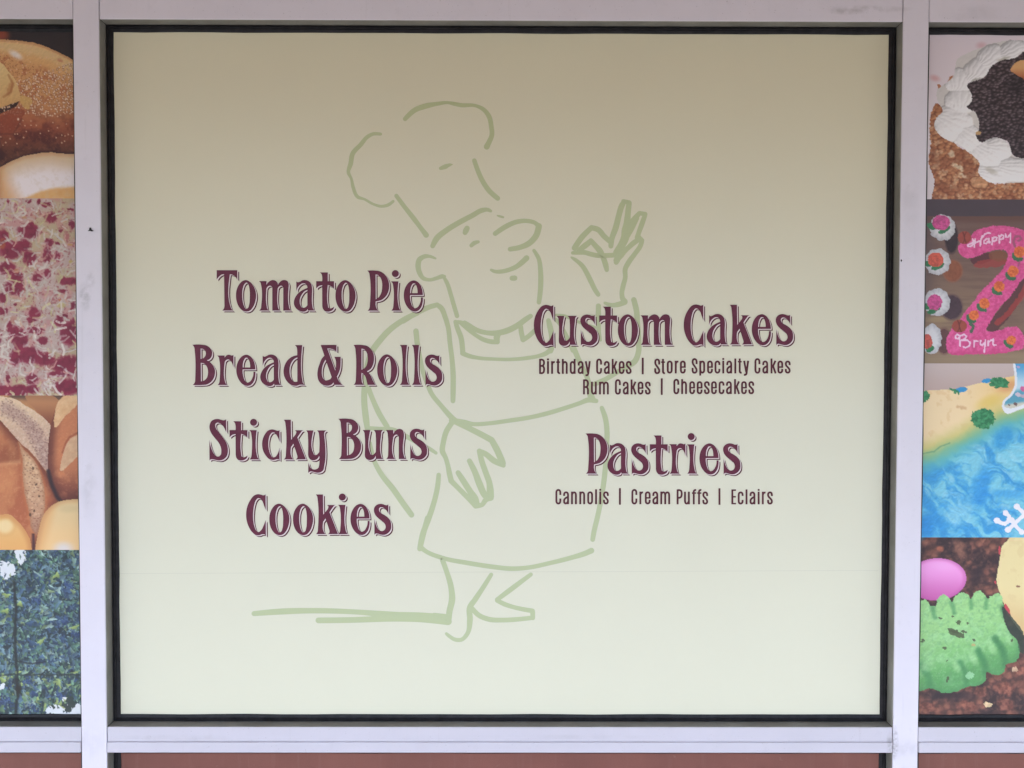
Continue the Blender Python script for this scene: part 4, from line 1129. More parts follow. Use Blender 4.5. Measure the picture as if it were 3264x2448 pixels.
def print_greens():
    p = Print(*axes(True, 1752.8, BOTV, 100), 0, 1720, 2.28)
    X, Y = p.X, p.Y
    p.col[:] = lerp((34, 50, 52), (48, 66, 74), p.n(60, 3))
    rnd = random.Random(3)
    pal = [(58, 82, 112), (70, 96, 126), (50, 70, 98), (84, 120, 108), (104, 144, 116), (74, 108, 88), (124, 154, 138), (150, 176, 166), (52, 72, 78), (44, 58, 64), (92, 122, 142), (122, 144, 100), (66, 94, 96), (104, 134, 146), (84, 110, 122), (80, 112, 130)]
    blue = p.n(130, 8)
    xs1 = p.xs; zs1 = p.zs
    def flake(x, y, rx, ry, rot, c, a):
        # local window only
        u0 = np.searchsorted(p.X[0], x - rx * 1.7); u1 = np.searchsorted(p.X[0], x + rx * 1.7) + 1
        v0 = np.searchsorted(p.Y[:, 0], y - rx * 1.7); v1 = np.searchsorted(p.Y[:, 0], y + rx * 1.7) + 1
        sx, sy = p.X[v0:v1, u0:u1], p.Y[v0:v1, u0:u1]
        if sx.size == 0: return
        cc, ss = math.cos(rot), math.sin(rot)
        dx, dy = sx - x, sy - y
        a1, b1 = (dx * cc + dy * ss) / rx, (-dx * ss + dy * cc) / ry
        an = np.arctan2(b1, a1)
        d = np.hypot(a1, b1) * (1 + .28 * np.sin(3 * an + x) + .18 * np.sin(5 * an + y))
        mk = (np.clip((1.05 - d) * 4, 0, 1) * a)[..., None]
        sh = 1 - .18 * np.clip(b1, -1, 1)[..., None]
        p.col[v0:v1, u0:u1] = p.col[v0:v1, u0:u1] * (1 - mk) + np.array(c) * sh * mk
    for k in range(4300):
        wide = k % 3 == 0
        x = rnd.uniform(-1250, 10) if wide else rnd.uniform(-30, 600)
        y = rnd.uniform(50, 1300)
        r = rnd.uniform(7, 30); rr = r * rnd.uniform(.28, .7)
        c = pal[int(rnd.random()**1.1 * len(pal)) % len(pal)]
        if y > 950 and rnd.random() < .3: c = rnd.choice([(44, 66, 100), (120, 156, 110), (150, 170, 96), (52, 84, 74)])
        f = rnd.uniform(.72, 1.12)
        flake(x, y, r, rr, rnd.uniform(0, math.pi), tuple(q * f for q in c), .92)
    for x, y in ((45, 405), (410, 262), (140, 470), (540, 640), (40, 520), (300, 740), (430, 1190), (20, 1020)):
        flake(x, y, 28, 15, rnd.uniform(-.8, .8), (150, 172, 92), .9)
    for x, y, r in ((495, 340, 34), (270, 450, 38), (460, 600, 34), (40, 1170, 60), (240, 1230, 48), (430, 1140, 34), (200, 1030, 40), (550, 690, 28)):
        for _ in range(26):
            flake(x + rnd.gauss(0, r * .5), y + rnd.gauss(0, r * .5), rnd.uniform(7, 15), rnd.uniform(4, 8), rnd.uniform(0, 3.1), rnd.choice([(52, 74, 116), (64, 88, 130), (42, 60, 96), (74, 98, 136)]), .75)
    # folds
    wob = 14 * (p.n(60, 9) - .5)
    sx = np.interp(Y, [80, 260, 400, 700, 900, 1300], [104, 102, 112, 106, 122, 124])
    p.paint(sstep(20, 5, np.abs(X - sx + 2.2 * wob) + 10 * (p.n(34, 29) - .3)) * sstep(250, 330, Y), (30, 38, 38), .85)
    p.paint(sstep(1.1, .4, p.ell(135, 1090, 22, 60, 0, 12, 20, 4)), (34, 34, 26), .9)
    p.paint(sstep(16, 4, np.abs(Y - 986 - 1.8 * wob + .01 * X) + 22 * (p.n(50, 39) - .35)), (36, 44, 42), .8)
    p.paint(sstep(10, 2, p.line([(130, 885), (220, 900), (330, 890)], 6, 18, 3)), (30, 34, 40), .7)
    # white plate showing at the edges
    wht = np.zeros(p.sh, bool)
    for x, y, rx, ry in ((152, 110, 38, 62), (55, 222, 56, 62), (10, 165, 24, 20), (470, 1155, 14, 18), (10, 1072, 18, 22), (520, 1255, 85, 46), (400, 1240, 62, 36), (365, 1268, 30, 20), (570, 1240, 60, 40)):
        wht |= p.ell(x, y, rx, ry, 0, 22, 30, 5) < 1
    p.paint(wht, (226, 228, 230), .96)
    p.paint(sstep(1, .4, p.ell(470, 1215, 52, 16, .5, 12, 18, 5)), (150, 160, 84), .9)
    for _ in range(34):
        gx, gy = rnd.choice(((152, 110), (100, 190), (20, 180), (55, 260), (190, 140), (470, 1150), (22, 1072), (500, 1215), (380, 1225)))
        flake(gx + rnd.gauss(0, 34), gy + rnd.gauss(0, 34), rnd.uniform(9, 22), rnd.uniform(4, 9), rnd.uniform(0, 3.1), rnd.choice([(60, 80, 76), (140, 158, 96), (90, 118, 104), (52, 70, 90)]), .9)
    for x, y, r in ((495, 1232, 26), (470, 1205, 22), (520, 1205, 30), (380, 1215, 16), (510, 1170, 34), (360, 1262, 8), (568, 1270, 5)):
        p.paint(p.ell(x, y, r, r * .8, .4, 14, 18, 6) < 1, (46, 60, 56), .95)
    for cond in ((Y < 500), (Y >= 500) & (X < 220), (Y >= 500) & (X >= 220)):
        if (wht & cond).any(): p.blob(wht & cond & (p.col.sum(-1) > 500), 'printed_plate')
    finish(p, 'food_photo', 'printed photo of dark blue green chopped leaves, lowest in the left bay', group=GL_)

def print_cream_cake():
    p = Print(*axes(False, TOPV, 635.3, 3100), 2764, 0, 2.552)
    X, Y = p.X, p.Y
    p.col[:] = lerp((226, 213, 219), (234, 224, 228), sstep(300, 1000, Y))
    p.paint(sstep(1.1, .1, p.ell(930, 370, 62, 40)), (214, 166, 174), .7)
    p.paint(sstep(1.1, .1, p.ell(552, 636, 62, 36, .3)), (222, 166, 168), .75)
    # crumb coated side
    crumb = p.poly([(560, 840), (600, 860), (620, 1000), (700, 1150), (900, 1300), (1000, 1480), (1280, 1470), (2600, 1400), (2600, 1640), (520, 1640), (545, 1450), (498, 1310), (515, 1200), (508, 1050), (530, 890)], True, 10, 18, 3)
    d1, d2, ii = worley(X / 34, Y / 26, 3)
    p.paint(crumb, lerp((176, 112, 72), (204, 144, 98), ii))
    p.paint(crumb * sstep(.35, .75, d1), (112, 60, 40), .65)
    p.paint(crumb * sstep(.55, .7, p.n(40, 9)), (226, 190, 150), .6)
    p.paint(crumb * sstep(.52, .68, p.n(90, 19)), (140, 78, 50), .5)
    for x, y, rx, ry in ((740, 1360, 70, 26), (780, 1430, 40, 24), (690, 1250, 26, 40)):
        p.paint(crumb * sstep(1.1, .4, p.ell(x, y, rx, ry, .5, 22, 24, 3)), (228, 206, 172), .85)
    p.paint(p.ell(915, 1490, 80, 50, .3, 14, 30, 4) < 1, lerp((190, 128, 84), (222, 176, 132), p.n(30, 5)))
    p.paint(sstep(10, 2, np.abs(p.ell(915, 1490, 80, 50, .3, 14, 30, 4) - 1) * 60), (128, 74, 48), .7)
    for x, y, rx, ry in ((690, 632, 30, 18), (588, 702, 16, 26), (672, 655, 22, 12)):
        p.paint(p.ell(x, y, rx, ry, -.7, 8, 14, 3) < 1, (186, 122, 80))
    p.emboss(16 * p.n(24, 79, 3) + 14 * np.clip(.6 - d1, 0, 1), crumb, .16, lo=.62, hi=1.35)
    p.blob(crumb, 'printed_cake_side')
    # chocolate filling
    choc = p.poly([(2600, 420), (1400, 380), (1275, 420), (1200, 470), (1090, 490), (1010, 540), (960, 620), (870, 660), (810, 690), (845, 760), (852, 820), (808, 872), (875, 912), (908, 985), (905, 1060), (882, 1100), (940, 1162), (1000, 1140), (1140, 1150), (1195, 1270), (1280, 1290), (2600, 1300)], True, 6, 16, 4)
    d1, d2, ii = worley(X / 33 + .5 * p.n(50, 18), Y / 22 + .5 * p.n(50, 19), 8)
    p.paint(choc, (50, 40, 43))
    chip = sstep(.62, .28, d1)
    p.paint(choc * chip, lerp((66, 54, 57), (108, 94, 98), ii), .9)
    p.paint(choc * (d1 < .2), (120, 108, 112), .25)
    p.paint(choc * sstep(1.2, .3, p.ell(1210, 700, 90, 90)), (36, 30, 34), .6)
    p.emboss(26 * np.clip(.62 - d1, 0, 1) + 3 * p.n(9, 78, 2), choc, .34, lo=.62, hi=1.5)
    p.blob(choc, 'printed_chocolate')
    bis = p.poly([(1165, 570), (1200, 520), (1245, 490), (1300, 490), (1900, 520), (1900, 660), (1300, 660), (1255, 630), (1200, 600)], True, 5, 16, 5)
    p.paint(bis, lerp((222, 170, 110), (180, 104, 64), sstep(540, 640, Y)))
    p.blob(bis, 'printed_biscuit')
    # piped cream
    cr = p.poly([(735, 480), (800, 440), (900, 400), (1000, 360), (1130, 330), (1275, 330), (2600, 330), (2600, 420), (1400, 380), (1275, 420), (1200, 470), (1090, 490), (1010, 540), (960, 620), (870, 660), (810, 690), (845, 760), (852, 820), (808, 872), (875, 912), (908, 985), (905, 1060), (882, 1100), (940, 1162), (970, 1140), (1060, 1118), (1130, 1150), (1195, 1270), (1280, 1290), (2600, 1300), (2600, 1480), (1275, 1482), (1100, 1490), (990, 1480), (905, 1400), (915, 1330), (850, 1255), (760, 1190), (700, 1158), (600, 1108), (552, 1040), (560, 960), (620, 900), (595, 860), (565, 800), (565, 740), (620, 690), (700, 620), (715, 560)], True, 7, 22, 6)
    p.paint(cr, lerp((232, 230, 231), (244, 242, 241), sstep(300, 1100, Y)))
    H = np.zeros(p.sh)
    for cx, cy, r0, ry0, rot, ph in ((1180, 420, 130, 92, -.35, 0), (1000, 470, 130, 100, -.6, 1), (880, 590, 140, 100, -.9, 2), (740, 660, 110, 110, -1.3, 5), (760, 820, 110, 130, -1.5, 3), (700, 1000, 170, 140, .5, 4), (830, 1130, 160, 110, .75, 6),
                                     (960, 1260, 170, 110, .7, 2), (1060, 1210, 120, 96, .2, 1), (1010, 1410, 150, 100, .25, 3), (1200, 1380, 170, 100, .15, 5), (1400, 1390, 170, 100, .1, 0), (1600, 1390, 170, 100, .1, 2), (1400, 360, 150, 80, 0, 3)):
        x, y = p.warp(14, 50, 7 + ph)
        c_, s_ = math.cos(rot), math.sin(rot)
        a_ = ((x - cx) * c_ + (y - cy) * s_) / r0; b_ = (-(x - cx) * s_ + (y - cy) * c_) / ry0
        d = np.hypot(a_, b_)
        dome = np.sqrt(np.clip(1 - d * d, 0, 1))
        fan = np.arctan2(b_, a_ + 1.5) * 15 + .6 * a_
        Hs = 64 * dome + 6 * dome**.5 * np.abs(np.sin(fan))
        H = np.where(Hs > H, Hs, H)
    H = H + 4 * p.n(30, 77, 2)
    p.paint(cr * sstep(26, 6, H), (196, 189, 180), .5)
    p.emboss(H, cr, .16, lo=.76, hi=1.08)
    p.paint(cr * sstep(1.1, .3, p.ell(1010, 1390, 70, 30, .4, 10, 30, 3)), (182, 176, 158), .55)
    p.paint(cr * sstep(1.1, .3, p.ell(890, 650, 60, 18, -.3, 8, 20, 3)), (150, 148, 136), .6)
    p.paint(cr * sstep(1.1, .3, p.ell(1110, 480, 70, 20, -.3, 8, 20, 3)), (160, 156, 138), .6)
    p.blob(cr, 'printed_cream')
    p.paint(p.ell(905, 1082, 20, 16, 0, 6, 12, 3) < 1, (206, 166, 110))
    finish(p, 'food_photo', 'printed photo of a white frosted cake with chocolate chips, topmost in the right bay', group=GR_)

def print_pink_cake():
    p = Print(*axes(False, 635.3, 1158.6, 3100), 2864, 620, 3.0175)
    X, Y = p.X, p.Y
    p.col[:] = lerp((120, 92, 82), (150, 124, 96), sstep(300, 1500, Y))
    p.paint(1, (96, 72, 66), .28 * sstep(.4, .7, fbm(X / 260, Y / 22, 4)))
    p.paint(sstep(1700, 1150, Y) * sstep(700, 1100, X), (118, 90, 84), .4)
    p.paint(sstep(420, 220, X), (98, 80, 82), .6 * sstep(1400, 900, Y))
    p.paint(sstep(1480, 1560, Y), (158, 138, 108), .7)
    p.paint(sstep(300, 230, Y), (106, 72, 62), .8)
    p.paint(sstep(212, 204, Y + 8 * (p.n(30, 5) - .5)), lerp((84, 70, 78), (76, 64, 70), p.n(200, 6)))
    p.paint(sstep(60, 0, X - 250) * sstep(560, 200, Y), (84, 70, 78), .5)
    p.paint(sstep(1.1, .3, p.ell(380, 1205, 160, 44)), (176, 152, 108), .6)
    def cup(bx, by, brx, bry, bc, fx, fy, frx, fry, fl, leaves, fc):
        m = p.ell(bx, by, brx, bry, 0, 8, 24, 2) < 1
        p.paint(sstep(1.25, 1, p.ell(bx, by, brx, bry)), bc, .6)
        p.paint(m, lerp(bc, tuple(q * .78 for q in bc), p.n(26, 9)))
        fr = p.ell(fx, fy, frx, fry, 0, 9, 26, 5)
        an = np.arctan2(Y - fy, X - fx)
        fr = fr + .035 * np.sin(an * 9 + fx)
        F = fr < 1
        p.paint(F, lerp((222, 222, 224), (186, 186, 190), sstep(.5, 1.0, fr) * (.4 + .6 * p.n(30, 7))))
        p.paint(F * sstep(.2, .9, np.sin(an * 14 + 5 * p.n(60, 8))) * sstep(.45, .9, fr), (172, 172, 178), .4)
        L = np.zeros(p.sh, bool)
        for lx, ly, lr, rx, ry in leaves:
            L |= p.ell(lx, ly, rx, ry, lr, 7, 14, 3) < 1
        p.paint(L, lerp((36, 112, 68), (64, 140, 92), p.n(18, 5)))
        x, y, rx, ry = fl
        fd = p.ell(x, y, rx, ry, 0, 9, 22, 4)
        p.paint(fd < 1, lerp(fc, tuple(q * .82 for q in fc), sstep(.4, .75, p.n(22, 3))))
        p.paint((fd < 1) * (np.abs(np.sin(fd * 9 + 3 * p.n(30, 6))) < .25), tuple(q * .75 for q in fc), .5)
        for mm, nm in ((m | F | L | (fd < 1), 'printed_cupcake'),):
            p.blob(mm, nm)
    cup(510, 420, 60, 138, (62, 44, 48), 422, 318, 124, 124, (408, 270, 86, 72), ((318, 306, .5, 46, 30), (440, 338, -.5, 66, 28)), (226, 88, 158))
    cup(520, 735, 88, 98, (164, 96, 62), 375, 647, 124, 126, (357, 628, 76, 68), ((282, 668, .4, 36, 26), (378, 690, -.4, 66, 30)), (228, 98, 74))
    cup(510, 1085, 98, 112, (84, 60, 68), 370, 1037, 128, 132, (346, 1036, 72, 76), ((266, 1078, .6, 36, 30), (342, 1108, -.5, 72, 30)), (224, 86, 156))
    cup(440, 1410, 70, 116, (116, 76, 72), 320, 1388, 94, 146, (272, 1412, 56, 70), ((302, 1486, -.6, 44, 28),), (222, 98, 82))
    # shade and red board showing inside the letter
    p.paint(p.ell(800, 615, 110, 50, -.2, 10, 30, 2) < 1, (96, 48, 54), .9)
    p.paint(p.ell(900, 660, 180, 40, -.12, 14, 40, 3) < 1, (172, 62, 56), .7)
    p.paint(p.ell(960, 590, 90, 50, 0, 12, 30, 4) < 1, (140, 84, 56), .8)
    p.paint(p.line([(1207, 830), (1130, 960), (1030, 1130), (900, 1270)], 12, 40, 5) < 62, (92, 52, 54), .85)
    p.paint(p.line([(1240, 860), (1170, 1000), (1060, 1140), (950, 1230)], 12, 40, 6) < 26, (180, 62, 56), .7)
    Z = p.poly([(572, 500), (585, 560), (650, 612), (760, 590), (860, 552), (960, 532), (1040, 545), (1052, 600), (1030, 665), (900, 830), (770, 960), (700, 1062), (622, 1150), (590, 1205), (500, 1310), (456, 1440), (480, 1520), (700, 1536), (1100, 1508), (1192, 1480), (1200, 1345), (1130, 1272), (1060, 1276), (960, 1312), (840, 1302), (880, 1230), (980, 1080), (1100, 950), (1170, 840), (1240, 770), (1290, 600), (1280, 450), (1207, 350), (1100, 312), (940, 300), (820, 322), (720, 362), (680, 425)], True, 9, 16, 7)
    pk = lerp((234, 92, 158), (218, 76, 140), sstep(.35, .7, p.n(24, 8)))
    p.paint(Z, pk)
    p.paint(Z * sstep(.56, .7, p.n(13, 12, 3)), (240, 116, 176), .35)
    p.paint(Z * sstep(.55, .68, p.n(46, 14)), (206, 62, 122), .35)
    p.emboss(9 * p.n(20, 16, 3), Z, .14, lo=.8, hi=1.15)
    p.paint(Z * sstep(40, 0, 1536 - Y) , (206, 60, 124), .5)
    p.blob(Z, 'printed_letter_cake')
    for x, y, rx, ry in ((635, 415, 64, 62), (586, 1266, 72, 62)):
        d = p.ell(x, y, rx, ry)
        p.paint(d < 1, lerp((150, 66, 54), (176, 84, 64), p.n(30, 4)))
        ln = np.minimum(np.abs(X - x - .3 * (Y - y)), np.minimum(np.abs(np.hypot(X - x + 90, Y - y) - 90), np.abs(np.hypot(X - x - 90, Y - y) - 90)))
        p.paint((d < .97) * sstep(7, 2, ln), (104, 44, 40), .8)
        p.blob(d < 1, 'printed_ball')
    for x, y, r in ((1165, 552, 56), (1100, 740, 54), (970, 886, 52), (826, 1046, 52), (726, 1158, 48), (1086, 1402, 46)):
        lf = (p.ell(x - 20, y + r + 8, r * .95, r * .45, .2, 8, 14, 3) < 1) | (p.ell(x - 50, y + r - 20, 24, 32, -.4, 6, 12, 4) < 1)
        p.paint(lf, (54, 116, 72), .95)
        fd = p.ell(x, y, r, r, 0, 9, 16, 6)
        p.paint(fd < 1, lerp((240, 128, 56), (216, 92, 48), sstep(.4, .7, p.n(16, 9))))
        p.paint((fd < .5) & (p.n(12, 10) > .5), (200, 84, 44), .6)
    p.paint(p.line([(690, 1240), (720, 1270), (700, 1320)], 8, 20, 2) < 16, (60, 108, 76), .9)
    p.paint(p.line([(1120, 500), (1105, 450), (1125, 405), (1165, 400), (1180, 430), (1150, 445)]) < 11, (164, 90, 118), .9)
    p.paint(p.line([(1170, 640), (1150, 690)]) < 8, (164, 90, 118), .8)
    p.paint(p.line([(1040, 800), (1005, 840)]) < 8, (164, 90, 118), .7)
    p.paint(p.line([(900, 970), (865, 1000)]) < 8, (164, 90, 118), .7)
    ic = [[(712, 430), (722, 455), (700, 470), (676, 480), (664, 492), (676, 502), (700, 496), (716, 480), (738, 430)], [(738, 432), (728, 505)], [(716, 474), (780, 446)], [(806, 400), (790, 440), (786, 495)], [(800, 420), (830, 382), (862, 368), (884, 374)],
          [(870, 430), (848, 425), (822, 445), (822, 470), (845, 472), (870, 440)], [(872, 420), (872, 462), (884, 458)],
          [(905, 415), (898, 480)], [(902, 432), (925, 408), (946, 416), (940, 440), (915, 450), (902, 446)],
          [(966, 395), (970, 466)], [(968, 412), (992, 388), (1012, 396), (1006, 424), (985, 432), (970, 428)],
          [(1030, 378), (1032, 410), (1052, 410), (1072, 388)], [(1076, 372), (1078, 412), (1074, 462)],
          # Bryn
          [(585, 1356), (562, 1346), (546, 1362), (552, 1386), (574, 1388), (590, 1366), (590, 1400), (592, 1460)], [(588, 1362), (630, 1346), (652, 1362), (642, 1388), (606, 1402)], [(606, 1402), (660, 1400), (690, 1424), (680, 1456), (645, 1474), (626, 1466)],
          [(726, 1404), (726, 1462)], [(726, 1425), (742, 1408), (764, 1412)], [(790, 1404), (786, 1440), (806, 1452), (832, 1420)], [(836, 1402), (832, 1450), (824, 1516)],
          [(862, 1408), (862, 1452)], [(862, 1425), (886, 1402), (906, 1402)], [(912, 1390), (908, 1438), (920, 1450), (936, 1446)]]
    for lo, hi in ((0, 900), (900, 1700)):
        im = np.zeros(p.sh, bool); ed = im.copy()
        for s_ in ic:
            if not lo <= s_[0][1] < hi: continue
            d = p.line(s_)
            ed |= d < 9.5
            im |= d < 7.6
        p.paint(ed & Z, (190, 76, 130), .6)
        p.paint(im, (246, 206, 230))
        p.blob(im, 'printed_icing_writing')
    finish(p, 'food_photo', 'printed photo of a pink letter shaped cake with rose cupcakes beside it', group=GR_)

def print_beach_cake():
    p = Print(*axes(False, 1158.6, 1713.1, 3100), 2864, 1130, CAN_Z)
    X, Y = p.X, p.Y
    edge = np.interp(X, [150, 205, 400, 500, 600, 760, 970, 1088, 2000], [306, 305, 296, 288, 262, 222, 182, 170, 150])
    p.col[:] = lerp((204, 186, 180), (196, 172, 162), sstep(80, 300, Y))
    sand = Y > edge + 4 * (p.n(30, 3) - .5)
    p.paint(sand, lerp((246, 218, 168), (244, 208, 136), sstep(500, 950, X)))
    p.paint(sand * sstep(1.2, .2, p.ell(930, 270, 130, 60, -.3)), (226, 160, 104), .8)
    p.paint(sand * sstep(1.2, .2, p.ell(770, 400, 150, 70, -.4)), (232, 200, 90), .7)
    p.paint(sand * sstep(.55, .7, p.n(60, 6)), (228, 186, 126), .35)
    p.paint(sstep(20, 4, p.line([(500, 440), (560, 455)], 10, 16, 3)), (206, 150, 96), .5)
    # shore line: water lies below it
    sh = np.interp(X, [100, 195, 350, 500, 620, 750, 850, 1000, 1088, 2000], [850, 838, 790, 715, 640, 560, 510, 470, 452, 400]) + 30 * (p.n(110, 9) - .5)
    t = Y - sh
    p.paint(sand * sstep(-170, -10, t + 30 * (p.n(60, 31) - .5)), (206, 198, 112), .85)
    p.paint(sstep(-60, 60, t + 40 * (p.n(50, 32) - .5)), (128, 186, 140), .9)
    p.paint(sstep(10, 130, t + 50 * (p.n(60, 34) - .5)), (92, 186, 190), .9)
    wat = sstep(70, 230, t + 60 * (p.n(70, 35) - .5))
    wx, wy = X + 150 * (p.n(170, 3) - .5) , Y + 190 * (p.n(150, 5) - .5)
    sw = fbm((wx * .8 + wy * .6) / 190, (wy * .8 - wx * .6) / 62, 21)
    wc = lerp((52, 156, 214), (122, 202, 222), sstep(.34, .64, sw))
    p.paint(wat, wc)
    p.paint(wat * sstep(.58, .72, fbm((wx * .8 + wy * .6) / 110, (wy * .8 - wx * .6) / 50, 33)), (166, 218, 230), .4)
    p.paint(sstep(1.2, .3, p.ell(240, 1440, 130, 170, .4, 30, 80, 4)), (30, 142, 214), .9)
    p.paint(sstep(1.2, .3, p.ell(700, 1130, 90, 260, .25, 40, 90, 5)), (34, 146, 218), .75)
    p.paint(sstep(1.2, .3, p.ell(940, 1180, 220, 50, -.1, 30, 80, 6)), (40, 150, 220), .6)
    p.paint(sstep(1.2, .3, p.ell(880, 720, 90, 160, .7, 30, 80, 7)), (44, 156, 214), .75)
    p.paint(sstep(1.2, .3, p.ell(500, 1330, 160, 130, 0, 60, 60, 8)), (150, 212, 228), .6)
    p.paint(sstep(9, 2, p.line([(195, 838), (300, 822), (360, 775), (430, 748)], 8, 40, 3)), (88, 150, 110), .6)
    Hw = 26 * fbm((wx * .8 + wy * .6) / 80, (wy * .8 - wx * .6) / 24, 53) + 14 * p.n(20, 54, 3)
    p.emboss(Hw, wat, .09, lo=.86, hi=1.16)
    p.blob(wat > .5, 'printed_blue_icing')
    for x, y, rx, ry in ((745, 222, 44, 20), (532, 298, 52, 22)):
        p.paint(p.ell(x, y, rx, ry, -.15, 4, 14, 3) < 1, (48, 150, 206))
    for x, y, rx, ry, r in ((715, 540, 104, 88, 0), (850, 240, 86, 46, .1), (222, 355, 32, 48, 0), (470, 308, 56, 16, .5)):
        bm_ = p.ell(x, y, rx, ry, r, 20, 26, 4) < 1
        p.paint(bm_, lerp((36, 120, 72), (62, 150, 96), sstep(.35, .65, p.n(20, 6))))
        p.emboss(14 * p.n(14, 55, 2), bm_, .16, lo=.72, hi=1.25)
        p.blob(bm_, 'printed_bush')
    # plain blue and white cut-out at the far side
    cut = p.poly([(965, 40), (978, 160), (982, 250), (940, 340), (885, 390), (876, 450), (910, 498), (1010, 470), (1100, 440), (1500, 380), (1500, 40)], True)
    inn = p.poly([(985, 40), (998, 160), (1002, 260), (955, 352), (902, 400), (895, 440), (925, 452), (1010, 440), (1100, 400), (1500, 350), (1500, 40)], True)
    p.paint(cut, (232, 236, 240))
    p.paint(inn, lerp((70, 160, 214), (190, 222, 236), sstep(60, 260, Y)))
    p.paint(inn * sstep(290, 330, Y + .2 * (X - 960)), (64, 150, 176), .8)
    p.paint(inn * sstep(400, 430, Y + .15 * (X - 960)), (226, 214, 190), .9)
    for x, y, r, c in ((1010, 340, 24, (226, 200, 210)), (1055, 290, 26, (224, 90, 150)), (1050, 350, 20, (206, 176, 190)), (990, 415, 16, (110, 80, 80)), (935, 425, 12, (120, 90, 80)), (1012, 105, 16, (206, 170, 206))):
        p.paint(inn & (p.ell(x, y, r, r * .8, .4, 8, 14, 5) < 1), c, .9)
    p.blob(cut, 'printed_cutout')
    ic = [[(832, 1402), (860, 1420), (900, 1432), (930, 1405), (934, 1365), (905, 1338)], [(925, 1480), (1000, 1410), (1110, 1310), (1180, 1240)], [(1000, 1285), (1050, 1330), (1110, 1400)], [(955, 1400), (1000, 1460), (1040, 1500)]]
    im = np.zeros(p.sh, bool); shd = im.copy()
    for s_ in ic:
        im |= p.line(s_) < 16
        x, y = s_[0]; im |= p.ell(x, y, 27, 25) < 1
        x, y = s_[-1]; im |= p.ell(x, y, 24, 24) < 1
    p.paint(im, (240, 236, 238))
    p.blob(im, 'printed_icing_writing')
    finish(p, 'food_photo', 'printed photo of a beach cake with swirled blue icing water and yellow sand', group=GR_)

